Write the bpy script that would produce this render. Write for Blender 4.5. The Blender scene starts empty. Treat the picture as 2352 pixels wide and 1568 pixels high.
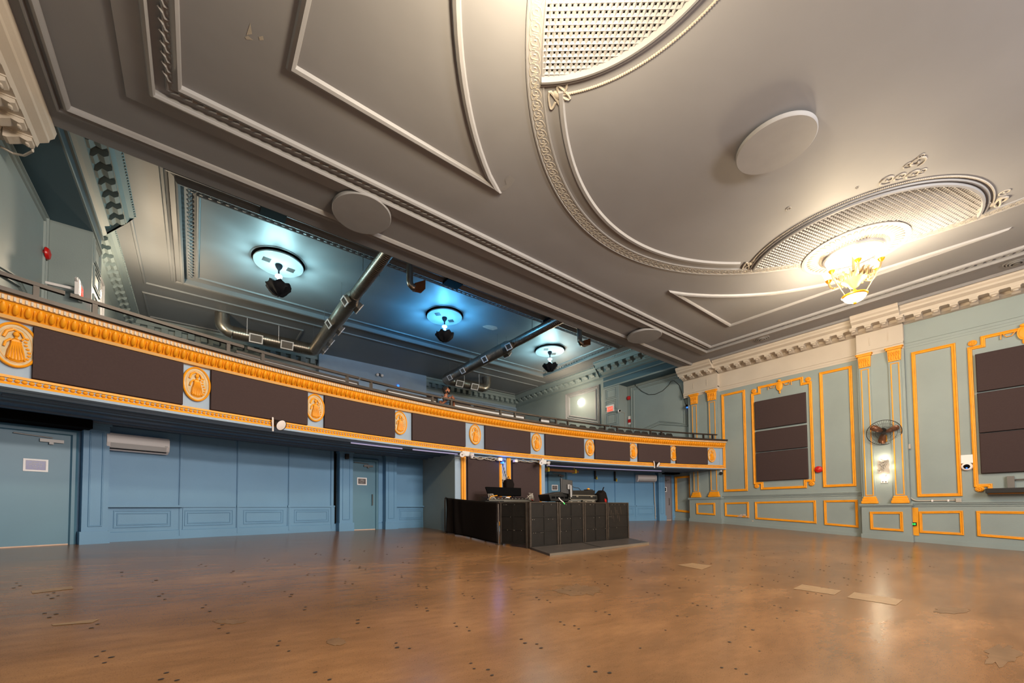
import bpy, math, random
from mathutils import Vector, Matrix
random.seed(7)
PI = math.pi
sin, cos, sqrt = math.sin, math.cos, math.sqrt
V = Vector
scene = bpy.context.scene
COL = scene.collection

# ------------------------------------------------------------------ camera, world, lights, exposure
S = 7.0                     # metres per plan unit
CZ = 1.45                   # camera height above the floor below it
F, PX, PY = 921.95, 1128.97, 1137.61          # focal length and principal point of the 2352 x 1568 frame
YAW, PITCH, ROLL = .6362, .0344, -.0074
_f = V((sin(YAW)*cos(PITCH), cos(YAW)*cos(PITCH), sin(PITCH)))
_r = V((cos(YAW), -sin(YAW), 0)); _u = _r.cross(_f)
RT = _r*cos(ROLL) + _u*sin(ROLL); UP = -_r*sin(ROLL) + _u*cos(ROLL); FW = _f
cam = bpy.data.cameras.new('camera'); camo = bpy.data.objects.new('camera', cam); COL.objects.link(camo)
cam.sensor_width = 36.0; cam.sensor_fit = 'HORIZONTAL'; cam.lens = F/2352*36.0
cam.shift_x = (1176-PX)/2352; cam.shift_y = (PY-784)/2352
cam.clip_start = .05; cam.clip_end = 200
m3 = Matrix((RT, UP, -FW)).transposed().to_4x4(); m3.translation = V((0, 0, CZ)); camo.matrix_world = m3
scene.camera = camo
scene.view_settings.view_transform = 'Standard'; scene.view_settings.look = 'None'
scene.view_settings.gamma = 1.0; scene.view_settings.use_curve_mapping = False
scene.view_settings.exposure = 0.0
w = bpy.data.worlds.new('world'); scene.world = w; w.use_nodes = True
w.node_tree.nodes['Background'].inputs[0].default_value = (.80, .86, 1.0, 1)
w.node_tree.nodes['Background'].inputs[1].default_value = .30

def lamp(name, kind, loc, power, color=(1, 1, 1), size=.2, size_y=None, target=None, spot=None, spread=None):
    d = bpy.data.lights.new(name, kind); d.energy = power; d.color = color
    if kind == 'AREA':
        d.size = size
        if size_y: d.shape = 'RECTANGLE'; d.size_y = size_y
        if spread: d.spread = spread
    else: d.shadow_soft_size = size
    if kind == 'SPOT': d.spot_size = spot or 1.2; d.spot_blend = .6
    o = bpy.data.objects.new(name, d); COL.objects.link(o); o.location = loc
    if target is not None: o.rotation_euler = (V(target)-V(loc)).to_track_quat('-Z', 'Y').to_euler()
    return o
def U(x, y, z): return V((x*S, y*S, z*S+CZ))
WARM = (1.0, .80, .52)
lamp('added_key_light', 'AREA', U(1.1, -1.15, .88), 1500, (1.0, .92, .82), 6.0, .5, U(1.27, 1.5, .42))  # added unseen key, set high so the beam soffit stays dark
lamp('stage_wash_light', 'AREA', U(1.1, -1.0, .56), 550, (1.0, .90, .78), 6.0, .5, U(1.27, 1.5, .30))
lamp('added_fill_light', 'AREA', U(1.1, -1.3, .50), 750, (1.0, .95, .90), 6.0, 1.2, U(1.27, 1.0, .85))  # added soft fill standing in for light bounced up to the ceiling
for _k in range(3):
    _t = 2*math.pi*_k/3+.9
    lamp('chandelier_light', 'POINT', U(2.045+.12*math.cos(_t), .39+.12*math.sin(_t), .828), 330, WARM, .14)
lamp('front_chandelier_light', 'POINT', U(.46, .385, .82), 1050, WARM, .3)

# ------------------------------------------------------------------ pixel -> place helpers (rays of the photo's camera cut with real planes)
def ray(px, py):
    v = RT*((px-PX)/F) + UP*((PY-py)/F) + FW
    return v
def onX(px, py, X): r = ray(px, py); t = X*S/r.x; return V((0, 0, CZ)) + r*t
def onY(px, py, Y): r = ray(px, py); t = Y*S/r.y; return V((0, 0, CZ)) + r*t
def onZ(px, py, Z): r = ray(px, py); t = Z*S/r.z; return V((0, 0, CZ)) + r*t
CC = V((1.27*S, -2.76*S)); RB = 4.335*S; RW = 4.665*S    # plan centre of balcony front and rear wall, radii
def hitR(px, py, R):
    r = ray(px, py); a = r.x**2+r.y**2; b = -2*(r.x*CC.x+r.y*CC.y); c = CC.x**2+CC.y**2-R*R
    t = (-b+sqrt(b*b-4*a*c))/(2*a); return V((0, 0, CZ)) + r*t
def theta(p): return math.atan2(p.x-CC.x, p.y-CC.y)
def thp(px, R, py=1100): return theta(hitR(px, py, R))
def P2(th, R, z): return V((CC.x+R*sin(th), CC.y+R*cos(th), z))
_fr = [(0., -.40), (2.4, -.235), (3.04, -.209), (3.33, -.192), (3.675, -.165), (4.37, -.106), (4.52, -.096), (4.665, -.090), (5.2, -.085)]
def fz(x, y):
    q = math.hypot(x-CC.x, y-CC.y)/S
    for (a, za), (b, zb) in zip(_fr, _fr[1:]):
        if q <= b: return (za+(zb-za)*(q-a)/(b-a))*S+CZ
    return _fr[-1][1]*S+CZ
def onF(px, py):
    r = ray(px, py); t = (0-CZ)/r.z
    for _ in range(60):
        p = V((0, 0, CZ))+r*t; t += (fz(p.x, p.y)-p.z)/r.z*.6
    p = V((0, 0, CZ))+r*t; return V((p.x, p.y, fz(p.x, p.y)))

# ------------------------------------------------------------------ materials
MATS = {}
def lin(c): return tuple(((v/255.)/12.92 if v/255. <= .04045 else ((v/255.+.055)/1.055)**2.4) for v in c)
def mat(name, col, rough=.5, metal=0., var=0., vscale=2., bump=0., bscale=40., emit=None, estr=0., spec=.5, srgb=True):
    m = bpy.data.materials.new(name); m.use_nodes = True; nt = m.node_tree; b = nt.nodes['Principled BSDF']
    c = lin(col) if srgb else col
    b.inputs['Base Color'].default_value = (*c, 1); b.inputs['Roughness'].default_value = rough; b.inputs['Metallic'].default_value = metal
    b.inputs['Specular IOR Level'].default_value = spec
    L = nt.links
    if var or bump:
        tc = nt.nodes.new('ShaderNodeTexCoord')
    if var:
        n = nt.nodes.new('ShaderNodeTexNoise'); n.inputs['Scale'].default_value = vscale; n.inputs['Detail'].default_value = 5
        L.new(tc.outputs['Object'], n.inputs['Vector'])
        r = nt.nodes.new('ShaderNodeMapRange'); r.inputs[1].default_value = .3; r.inputs[2].default_value = .7
        r.inputs[3].default_value = 1-var; r.inputs[4].default_value = 1+var; L.new(n.outputs[0], r.inputs[0])
        mx = nt.nodes.new('ShaderNodeMix'); mx.data_type = 'RGBA'; mx.blend_type = 'MULTIPLY'; mx.inputs[0].default_value = 1
        mx.inputs[6].default_value = (*c, 1); L.new(r.outputs[0], mx.inputs[7]); L.new(mx.outputs[2], b.inputs['Base Color'])
    if bump:
        n2 = nt.nodes.new('ShaderNodeTexNoise'); n2.inputs['Scale'].default_value = bscale; n2.inputs['Detail'].default_value = 3
        L.new(tc.outputs['Object'], n2.inputs['Vector'])
        bp = nt.nodes.new('ShaderNodeBump'); bp.inputs['Strength'].default_value = bump; bp.inputs['Distance'].default_value = .01
        L.new(n2.outputs[0], bp.inputs['Height']); L.new(bp.outputs[0], b.inputs['Normal'])
    if emit:
        b.inputs['Emission Color'].default_value = (*lin(emit), 1); b.inputs['Emission Strength'].default_value = estr
    MATS[name] = m; return m
M = {}
M['wall'] = mat('blue_grey_paint', (136, 148, 148), .55, var=.06, vscale=.8, bump=.15, bscale=30)
M['cream'] = mat('cream_grey_paint', (186, 176, 164), .6, var=.05, vscale=1.2, bump=.15, bscale=25)
M['blue'] = mat('blue_lit_paint', (94, 138, 174), .5, var=.06, vscale=.8, bump=.1, bscale=30)  # blue-grey wall with the blue LED light under the balcony put into its colour
M['bluelight'] = mat('pale_blue_paint', (140, 160, 182), .55, var=.05, vscale=1.5)
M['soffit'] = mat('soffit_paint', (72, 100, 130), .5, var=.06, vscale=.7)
M['ceil'] = mat('grey_ceiling_paint', (136, 137, 143), .62, var=.07, vscale=.35, bump=1., bscale=.8)
M['ceil2'] = mat('grey_upper_ceiling_paint', (128, 130, 132), .5, var=.07, vscale=.4, bump=.5, bscale=1.1)
M['plaster'] = mat('grey_plaster_moulding', (142, 142, 146), .5, var=.04, vscale=3)
M['plasterc'] = mat('pale_plaster_relief', (166, 160, 152), .55, bump=.3, bscale=60)
M['gold'] = mat('gold_paint', (230, 152, 20), .5, var=.08, vscale=4, bump=.1, bscale=60)
M['goldpale'] = mat('pale_gold_paint', (206, 160, 96), .5, var=.05, vscale=3)
M['medal'] = mat('faded_gilt_ground', (186, 168, 132), .6, var=.18, vscale=7)
M['beam'] = mat('beam_shade_blue', (70, 100, 116), .5)  # blue shade on the dropped beam is put into its colour
M['panel'] = mat('black_brown_fabric', (66, 54, 54), .9, var=.05, vscale=30, bump=.2, bscale=300, spec=.1)
M['black'] = mat('black_paint', (22, 20, 20), .6)
M['rail'] = mat('dark_bronze_metal', (50, 42, 38), .42, .3, var=.15, vscale=3)
M['void'] = mat('dark_void', (5, 5, 5), .9, spec=.1)
M['white'] = mat('white_plastic', (232, 226, 226), .4)
M['offwhite'] = mat('worn_white_paint', (196, 196, 198), .5, var=.05)
M['steel'] = mat('galvanised_steel', (176, 168, 158), .28, .9, var=.1, vscale=5)
M['duct'] = mat('spiral_duct_steel', (150, 140, 128), .32, .85, var=.12, vscale=4)
M['grey'] = mat('grey_metal', (120, 116, 114), .4, .6)
M['red'] = mat('red_enamel', (190, 22, 20), .3)
M['brass'] = mat('brass', (226, 158, 40), .3, .8)
M['antique'] = mat('antique_gilt', (128, 110, 78), .45, .35, bump=.3, bscale=30)
M['bronze'] = mat('dark_bronze_leaf', (24, 25, 32), .6, 0., bump=.6, bscale=18, spec=.2)
M['bar'] = mat('black_steel_barricade', (24, 20, 17), .5, .2, var=.25, vscale=6)
M['baredge'] = mat('worn_steel_edge', (96, 86, 78), .35, .8, var=.2, vscale=8)
M['plate'] = mat('tread_plate', (98, 92, 90), .4, .6, var=.15, vscale=5)
M['cloth'] = mat('black_cloth', (28, 24, 23), .95, spec=.05)
M['case'] = mat('black_laminate', (26, 24, 22), .45)
M['alu'] = mat('aluminium_edge', (190, 184, 172), .3, .9)
M['doorblue'] = mat('door_blue_paint', (84, 124, 146), .42, var=.05, vscale=1)
M['doorgrey'] = mat('door_grey_paint', (122, 118, 124), .45)
M['skin'] = mat('brown_skin', (150, 92, 64), .5)
M['hair'] = mat('black_hair', (24, 18, 16), .8, bump=1., bscale=90)
M['shirt'] = mat('light_blue_shirt', (120, 158, 196), .8)
M['cable'] = mat('grey_cable', (168, 160, 150), .5)
M['wood'] = mat('stained_wood', (120, 74, 38), .5, var=.2, vscale=6)
M['yellow'] = mat('yellow_tape', (222, 190, 40), .5)
M['signgrey'] = mat('sign_grey', (92, 84, 84), .4)
M['signtext'] = mat('sign_print', (190, 184, 178), .5)
M['glowwarm'] = mat('warm_lit_glass', (255, 240, 220), .4, emit=(255, 236, 206), estr=1.6)
M['glowshade'] = mat('lit_lamp_shade', (255, 240, 220), .4, emit=(255, 240, 214), estr=2.)
M['glowwhite'] = mat('lit_bulb', (255, 250, 240), .4, emit=(255, 244, 226), estr=14.)
M['disc'] = mat('white_reflector', (190, 200, 204), .45)
M['pendw'] = mat('white_glass_stem', (240, 246, 246), .3, emit=(220, 250, 255), estr=.6)
M['led'] = mat('lilac_led_strip', (190, 184, 214), .4, emit=(196, 186, 226), estr=.5)
M['blueled'] = mat('blue_indicator', (30, 90, 255), .4, emit=(40, 110, 255), estr=3.)
M['exitred'] = mat('lit_exit_red', (255, 80, 60), .4, emit=(255, 70, 50), estr=1.6)
M['green'] = mat('green_indicator', (40, 220, 80), .4, emit=(40, 220, 80), estr=1.2)
M['reflect'] = mat('purple_reflection', (66, 58, 128), .3)  # purple reflection on the door sign, painted as its face colour
M['patch'] = mat('pale_floor_patch', (146, 118, 88), .35, var=.1, vscale=6)
M['stain'] = mat('dark_floor_stain', (112, 86, 62), .35, var=.2, vscale=8)
M['bolt'] = mat('bolt_stub', (48, 40, 36), .5)
M['bare'] = mat('bare_plaster', (206, 178, 160), .8, var=.1, vscale=9)
M['terra'] = mat('fan_blade_bronze', (128, 84, 58), .4, .4)

def floor_mat():
    m = bpy.data.materials.new('worn_brown_concrete'); m.use_nodes = True; nt = m.node_tree; b = nt.nodes['Principled BSDF']; L = nt.links
    tc = nt.nodes.new('ShaderNodeTexCoord')
    mp = nt.nodes.new('ShaderNodeMapping'); mp.inputs['Scale'].default_value = (.55, 1.5, 1); mp.inputs['Rotation'].default_value = (0, 0, .35); L.new(tc.outputs['Object'], mp.inputs[0])
    n1 = nt.nodes.new('ShaderNodeTexNoise'); n1.inputs['Scale'].default_value = .6; n1.inputs['Detail'].default_value = 8; n1.inputs['Roughness'].default_value = .65; L.new(mp.outputs[0], n1.inputs[0])
    n2 = nt.nodes.new('ShaderNodeTexNoise'); n2.inputs['Scale'].default_value = 5; n2.inputs['Detail'].default_value = 6; L.new(mp.outputs[0], n2.inputs[0])
    n3 = nt.nodes.new('ShaderNodeTexNoise'); n3.inputs['Scale'].default_value = 110; n3.inputs['Detail'].default_value = 2; L.new(tc.outputs['Object'], n3.inputs[0])
    r1 = nt.nodes.new('ShaderNodeValToRGB'); L.new(n1.outputs[0], r1.inputs[0])
    e = r1.color_ramp.elements; e[0].position = .25; e[0].color = (*lin((106, 79, 55)), 1); e[1].position = .75; e[1].color = (*lin((154, 115, 79)), 1)
    k = r1.color_ramp.elements.new(.5); k.color = (*lin((126, 92, 62)), 1)
    r2 = nt.nodes.new('ShaderNodeMapRange'); r2.inputs[1].default_value = .3; r2.inputs[2].default_value = .7; r2.inputs[3].default_value = .88; r2.inputs[4].default_value = 1.09; L.new(n2.outputs[0], r2.inputs[0])
    r3 = nt.nodes.new('ShaderNodeMapRange'); r3.inputs[1].default_value = .34; r3.inputs[2].default_value = .42; r3.inputs[3].default_value = .74; r3.inputs[4].default_value = 1.; L.new(n3.outputs[0], r3.inputs[0])
    mm = nt.nodes.new('ShaderNodeMath'); mm.operation = 'MULTIPLY'; L.new(r2.outputs[0], mm.inputs[0]); L.new(r3.outputs[0], mm.inputs[1])
    mx = nt.nodes.new('ShaderNodeMix'); mx.data_type = 'RGBA'; mx.blend_type = 'MULTIPLY'; mx.inputs[0].default_value = 1
    L.new(r1.outputs[0], mx.inputs[6]); L.new(mm.outputs[0], mx.inputs[7]); L.new(mx.outputs[2], b.inputs['Base Color'])
    rr = nt.nodes.new('ShaderNodeMapRange'); rr.inputs[3].default_value = .17; rr.inputs[4].default_value = .30; L.new(n1.outputs[0], rr.inputs[0]); L.new(rr.outputs[0], b.inputs['Roughness'])
    bp = nt.nodes.new('ShaderNodeBump'); bp.inputs['Strength'].default_value = .12; bp.inputs['Distance'].default_value = .02; L.new(n2.outputs[0], bp.inputs['Height']); L.new(bp.outputs[0], b.inputs['Normal'])
    return m
M['floor'] = floor_mat()

# ------------------------------------------------------------------ mesh helpers
class Fr:                                   # a local frame: a to the right, b up, n towards the viewer
    def __init__(s, o, a, b, n): s.o, s.a, s.b, s.n = V(o), V(a), V(b), V(n)
    def p(s, x, y, h=0.): return s.o + s.a*x + s.b*y + s.n*h
    def uv(s, q): d = V(q)-s.o; return d.dot(s.a), d.dot(s.b)
def fX(X): return Fr((X*S, 0, 0), (0, -1, 0), (0, 0, 1), (-1, 0, 0))           # a wall on the right, seen from the hall
def fXl(X): return Fr((X*S, 0, 0), (0, 1, 0), (0, 0, 1), (1, 0, 0))            # a wall on the left
def fY(Y): return Fr((0, Y*S, 0), (1, 0, 0), (0, 0, 1), (0, -1, 0))            # a wall ahead
def fZ(Z): return Fr((0, 0, Z*S+CZ), (1, 0, 0), (0, -1, 0), (0, 0, -1))        # a ceiling from below
def fA(th, R, z=0.):                                                          # tangent frame on the curved walls
    return Fr(P2(th, R, z), (cos(th), -sin(th), 0), (0, 0, 1), (-sin(th), -cos(th), 0))

class MB:
    def __init__(s): s.v = []; s.f = []
    def add(s, vs, fs):
        k = len(s.v); s.v += [tuple(x) for x in vs]; s.f += [tuple(i+k for i in f) for f in fs]; return s
    def quad(s, *p): return s.add(p, [tuple(range(len(p)))])
    def box(s, fr, x0, x1, y0, y1, h0, h1):
        if x1 < x0: x0, x1 = x1, x0
        if y1 < y0: y0, y1 = y1, y0
        if h1 < h0: h0, h1 = h1, h0
        p = [fr.p(x, y, h) for h in (h0, h1) for y in (y0, y1) for x in (x0, x1)]
        return s.add(p, [(0, 2, 3, 1), (4, 5, 7, 6), (0, 1, 5, 4), (2, 6, 7, 3), (0, 4, 6, 2), (1, 3, 7, 5)])
    def prism(s, fr, poly, h0, h1, bev=0.):
        n = len(poly); lo = [fr.p(x, y, h0) for x, y in poly]
        if bev:
            cx = sum(x for x, y in poly)/n; cy = sum(y for x, y in poly)/n
            R = max(math.hypot(x-cx, y-cy) for x, y in poly); k = 1-bev/R
            mid = [fr.p(x, y, h1-bev) for x, y in poly]; hi = [fr.p(cx+(x-cx)*k, cy+(y-cy)*k, h1) for x, y in poly]
            rings = [lo, mid, hi]
        else: rings = [lo, [fr.p(x, y, h1) for x, y in poly]]
        vs = sum(rings, []); fs = [tuple(range(n))[::-1], tuple(range(n*(len(rings)-1), n*len(rings)))]
        for r in range(len(rings)-1):
            for i in range(n): j = (i+1) % n; fs.append((r*n+i, r*n+j, (r+1)*n+j, (r+1)*n+i))
        return s.add(vs, fs)
    def lathe(s, c, prof, seg=24, sx=1., sy=1., axis=None, cap=True):
        c = V(c); ax = axis or Fr(c, (1, 0, 0), (0, 1, 0), (0, 0, 1))
        vs = []; fs = []; n = len(prof)
        for r, z in prof:
            for k in range(seg):
                t = 2*PI*k/seg; vs.append(c + ax.a*(r*sx*cos(t)) + ax.b*(r*sy*sin(t)) + ax.n*z)
        for i in range(n-1):
            for k in range(seg):
                q = (k+1) % seg; fs.append((i*seg+k, i*seg+q, (i+1)*seg+q, (i+1)*seg+k))
        if cap: fs += [tuple(range(seg))[::-1], tuple(range((n-1)*seg, n*seg))]
        return s.add(vs, fs)
    def ball(s, c, rx, ry=None, rz=None, seg=12, rings=8, fr=None):
        ry = ry or rx; rz = rz or rx; c = V(c); fr = fr or Fr(c, (1, 0, 0), (0, 1, 0), (0, 0, 1))
        vs = []; fs = []
        for i in range(rings+1):
            a = PI*i/rings
            for k in range(seg):
                t = 2*PI*k/seg; vs.append(c+fr.a*(rx*sin(a)*cos(t))+fr.b*(ry*sin(a)*sin(t))+fr.n*(rz*cos(a)))
        for i in range(rings):
            for k in range(seg):
                q = (k+1) % seg; fs.append((i*seg+k, (i+1)*seg+k, (i+1)*seg+q, i*seg+q))
        return s.add(vs, fs)
    def tube(s, pts, r, seg=8, closed=False, r2=None):
        pts = [V(p) for p in pts]; n = len(pts); vs = []; fs = []; up = None
        for i, p in enumerate(pts):
            if closed: t = pts[(i+1) % n]-pts[i-1]
            else: t = pts[min(i+1, n-1)]-pts[max(i-1, 0)]
            t = t.normalized() if t.length > 1e-9 else V((0, 0, 1))
            if up is None: up = t.orthogonal().normalized()
            up = (up-t*up.dot(t)); up = up.normalized() if up.length > 1e-6 else t.orthogonal().normalized()
            sd = t.cross(up); rr = r if r2 is None else r+(r2-r)*i/(n-1)
            for k in range(seg):
                a = 2*PI*k/seg; vs.append(p+up*(rr*cos(a))+sd*(rr*sin(a)))
        for i in range(n if closed else n-1):
            j = (i+1) % n
            for k in range(seg): q = (k+1) % seg; fs.append((i*seg+k, i*seg+q, j*seg+q, j*seg+k))
        if not closed: fs += [tuple(range(seg))[::-1], tuple(range((n-1)*seg, n*seg))]
        return s.add(vs, fs)
    def mold(s, fr, pts, prof, closed=True):
        """sweep prof [(offset to the left of travel, height)] along the 2-D path pts with mitres"""
        n = len(pts); vs = []; fs = []; m = len(prof)
        for i in range(n):
            p = V(pts[i])
            a = V(pts[i-1]) if (closed or i > 0) else None
            b = V(pts[(i+1) % n]) if (closed or i < n-1) else None
            d1 = (p-a).normalized() if a is not None else (b-p).normalized()
            d2 = (b-p).normalized() if b is not None else d1
            n1 = V((-d1.y, d1.x)); n2 = V((-d2.y, d2.x)); mt = n1+n2
            if mt.length < 1e-6: mt = n1
            mt = mt.normalized(); k = 1/max(.3, mt.dot(n1)); mt = mt*k
            for o, h in prof: q = p+mt*o; vs.append(fr.p(q.x, q.y, h))
        for i in range(n if closed else n-1):
            j = (i+1) % n
            for k in range(m-1): fs.append((i*m+k, j*m+k, j*m+k+1, i*m+k+1))
        if not closed: fs += [tuple(range(m)), tuple(range((n-1)*m, n*m))[::-1]]
        return s.add(vs, fs)
    def arc(s, t0, t1, poly, n=24, closed=True):
        """extrude the (radius, z) polygon round the plan centre from angle t0 to t1"""
        m = len(poly); vs = []; fs = []
        for i in range(n+1):
            t = t0+(t1-t0)*i/n
            for r, z in poly: vs.append(P2(t, r, z))
        for i in range(n):
            for k in range(m if closed else m-1):
                q = (k+1) % m; fs.append((i*m+k, i*m+q, (i+1)*m+q, (i+1)*m+k))
        if closed: fs += [tuple(range(m))[::-1], tuple(range(n*m, n*m+m))]
        return s.add(vs, fs)
    def build(s, name, material, parent=None, smooth=False, kind=None, label=None, bevel=0.):
        me = bpy.data.meshes.new(name); me.from_pydata(s.v, [], s.f); me.update()
        me.materials.append(M[material] if isinstance(material, str) else material)
        import bmesh
        bm = bmesh.new(); bm.from_mesh(me); bmesh.ops.recalc_face_normals(bm, faces=bm.faces); bm.to_mesh(me); bm.free()
        if smooth:
            for p in me.polygons: p.use_smooth = True
            me.set_sharp_from_angle(angle=math.radians(40))
        o = bpy.data.objects.new(name, me); COL.objects.link(o)
        if parent:
            o.parent = parent; o.matrix_parent_inverse = Matrix.Translation(-parent.location) if parent.rotation_euler[:] == (0, 0, 0) else parent.matrix_basis.inverted()
            WLOC[o.name] = V((0, 0, 0))
        if kind: o['kind'] = kind
        if label: o['label'] = label
        if bevel:
            bv = o.modifiers.new('bevel', 'BEVEL'); bv.width = bevel; bv.segments = 2; bv.limit_method = 'ANGLE'
        return o
WLOC = {}
def tag(o, label, cat, group=None):
    o['label'] = label; o['category'] = cat
    if group: o['group'] = group
    return o
def thing(name, label, cat, loc=(0, 0, 0), group=None):
    o = bpy.data.objects.new(name, None); COL.objects.link(o); o.location = loc; o.empty_display_size = .1
    return tag(o, label, cat, group)
def struct(mb, name, m, **k): return mb.build(name, m, kind='structure', **k)
def copy_tree(src, loc, label, group=None, mats=None):
    r = src.copy(); COL.objects.link(r); r.location = loc; r['label'] = label
    if group: r['group'] = group
    for ch in list(src.children):
        c = ch.copy(); COL.objects.link(c); c.parent = r
        for g in list(ch.children):
            d = g.copy(); COL.objects.link(d); d.parent = c
    return r
def rect(x0, x1, y0, y1): return [(x0, y0), (x1, y0), (x1, y1), (x0, y1)]
def circ2(cx, cy, r, n=32, ry=None, a0=0., a1=2*PI): 
    full = abs(a1-a0-2*PI) < 1e-6; k = n if full else n
    return [(cx+r*cos(a0+(a1-a0)*i/(n if full else n-1)), cy+(ry or r)*sin(a0+(a1-a0)*i/(n if full else n-1))) for i in range(k)]

# ------------------------------------------------------------------ the shell
XL, XR = -.42, 2.9           # side walls (plan units)
def floor_grid():
    mb = MB(); nx, ny = 40, 46; x0, x1, y0, y1 = XL*S-.2, XR*S+.2, -2.2*S, 2.02*S
    vs = []; fs = []
    for j in range(ny+1):
        for i in range(nx+1):
            x = x0+(x1-x0)*i/nx; y = y0+(y1-y0)*j/ny; vs.append((x, y, fz(x, y)))
    for j in range(ny):
        for i in range(nx): a = j*(nx+1)+i; fs.append((a, a+1, a+nx+2, a+nx+1))
    return mb.add(vs, fs)
floor = struct(floor_grid(), 'floor', 'floor', smooth=True)
# stubs of the old seat bolts, in rows round the hall
mb = MB()
for row in range(13):
    q = (2.72+row*.115)*S
    for k in range(-26, 27):
        th = k*.0345 + (row % 2)*.006
        p0 = P2(th, q, 0)
        if not (XL*S+1 < p0.x < XR*S-4.5 and p0.y > 0.5*S*.4): continue
        for (da, dr) in ((0, 0), (.07, .08), (.0, .17), (.07, .25)):
            if random.random() < .25: continue
            t = th+da*.9/q; R = q+dr*1.1; p = P2(t, R, 0); r = random.uniform(.011, .019)
            z = fz(p.x, p.y)+.004
            mb.add([(p.x+r*cos(a)*1.25, p.y+r*sin(a), z) for a in [2*PI*i/7 for i in range(7)]], [tuple(range(7))])
bo = mb.build('bolt_stubs', 'bolt', floor); bo['kind'] = 'stuff'
def floor_decal(name, px, m, z=.004, jag=0):
    pts = [onF(*p) for p in px]; mb = MB(); mb.add([(p.x, p.y, fz(p.x, p.y)+z) for p in pts], [tuple(range(len(pts)))])
    o = mb.build(name, m, floor); o['kind'] = 'structure'; return o
floor_decal('floor_patch', [(1822, 1352), (1842, 1342), (1933, 1356), (1916, 1366)], 'patch')
floor_decal('floor_patch', [(1945, 1372), (1962, 1360), (2074, 1377), (2058, 1390)], 'patch')
floor_decal('floor_patch', [(72, 1357), (165, 1346), (170, 1352), (74, 1363)], 'patch')
floor_decal('floor_patch', [(118, 1434), (230, 1421), (212, 1430), (122, 1437)], 'patch')
floor_decal('floor_patch', [(1555, 1297), (1590, 1293), (1636, 1299), (1612, 1308)], 'patch')
def splat(cx, cy, rx, ry, n=26):
    return [(cx+rx*cos(2*PI*i/n)*random.uniform(.6, 1.15), cy+ry*sin(2*PI*i/n)*random.uniform(.6, 1.15)) for i in range(n)]
for c in ((1330, 1355, 55, 14), (525, 1428, 36, 6), (772, 1474, 22, 10), (2185, 1402, 46, 8), (2300, 1505, 46, 26)):
    floor_decal('floor_stain', splat(*c), 'stain', .003)

# main ceiling: a slab with its rear edge over the balcony front
ZB2 = 1.235
BY = 1.477
mb = MB(); c = fZ(1.0)
mb.box(c, (XL-.02)*S, (XR+.02)*S, -BY*S, 2.3*S, -.05*S, 0)
ceiling = struct(mb, 'ceiling', 'ceil')
mb = MB(); mb.box(c, (XL-.02)*S, (XR+.02)*S, -BY*S, -(BY-.02)*S, -ZB2*S+1*S-.02*S, -.05*S)
struct(mb, 'beam_face', 'ceil', parent=ceiling)
mb = MB(); mb.box(fZ(ZB2), (XL-.3)*S, (XR+.3)*S, -3.6*S, -(BY-.02)*S, -.02*S, 0)
ceiling2 = struct(mb, 'ceiling', 'ceil2')

# right wall: field, piers, under-balcony return
def wall_box(fr, x0, x1, z0, z1, h0, h1, mb=None):
    mb = mb or MB(); return mb.box(fr, x0*S, x1*S, z0*S+CZ, z1*S+CZ, h0*S, h1*S)
R0 = fX(XR)
mb = MB(); wall_box(R0, -1.477, 2.2, -.32, 1.02, -.03, 0, mb); wall_box(R0, -1.98, -1.477, -.32, .31, -.03, 0, mb)
wall_right = struct(mb, 'wall_right', 'wall')
LW = fXl(XL)
mb = MB(); wall_box(LW, -2.2, 1.44, -.32, 1.02, -.03, 0, mb); wall_left = struct(mb, 'wall_left', 'wall')

# rear wall under the balcony (curved) and its soffit
TL, TR_ = math.asin((XL-.02-1.27)*S/RW), math.asin((XR+.02-1.27)*S/RW)
ZS = .262*S+CZ
mb = MB(); mb.arc(TL, TR_, [(RW, -.3*S+CZ), (RW+.15, -.3*S+CZ), (RW+.15, ZS), (RW, ZS)], 48)
wall_back = struct(mb, 'wall_back', 'blue')
TBL, TBR = math.asin((XL-1.27)*S/RB), math.asin((XR-1.27)*S/RB)
mb = MB(); mb.arc(TL-.02, TR_+.02, [(RB+.10, ZS), (RB+.10, ZS+.3), (RW+.15, ZS+.3), (RW+.15, ZS)], 60)
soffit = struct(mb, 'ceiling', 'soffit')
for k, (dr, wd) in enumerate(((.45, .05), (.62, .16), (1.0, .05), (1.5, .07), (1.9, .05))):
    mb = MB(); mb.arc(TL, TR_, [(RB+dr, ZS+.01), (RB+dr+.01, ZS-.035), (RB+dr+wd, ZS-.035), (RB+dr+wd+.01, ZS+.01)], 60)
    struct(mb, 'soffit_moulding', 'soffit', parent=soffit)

# ------------------------------------------------------------------ balcony front
def zf(f): return (.4505-.1915*f)*S+CZ          # height of a fraction of the front, top to bottom
mb = MB(); mb.arc(TBL-.02, TBR, [(RB, zf(.0)), (RB, zf(1)), (RB+.02, zf(1)), (RB+.02, zf(0))], 72)
balcony = struct(mb, 'trim_2', 'bluelight')
def band(name, poly, m, n=72, part=True):
    mb = MB(); mb.arc(TBL-.02, TBR, [(RB-o, zf(f)) for o, f in poly], n); return struct(mb, name, m, parent=balcony)
band('cap_rail', [(.30, -.045), (.30, .0), (.26, .012), (-.05, .012), (-.05, -.045)], 'rail')
band('gold_fillet', [(.25, .0), (.25, .013), (.0, .02), (.0, .0)], 'gold')
band('dentil_band', [(.225, .013), (.215, .068), (.0, .07), (.0, .013)], 'goldpale')
band('egg_band', [(.19, .07), (.06, .195), (.0, .20), (.0, .07)], 'gold')
band('crown_fillet', [(.09, .20), (.07, .235), (.0, .24), (.0, .2)], 'goldpale')
band('lower_fillet', [(.0, .843), (.07, .85), (.07, .878), (.0, .885)], 'gold')
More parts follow.
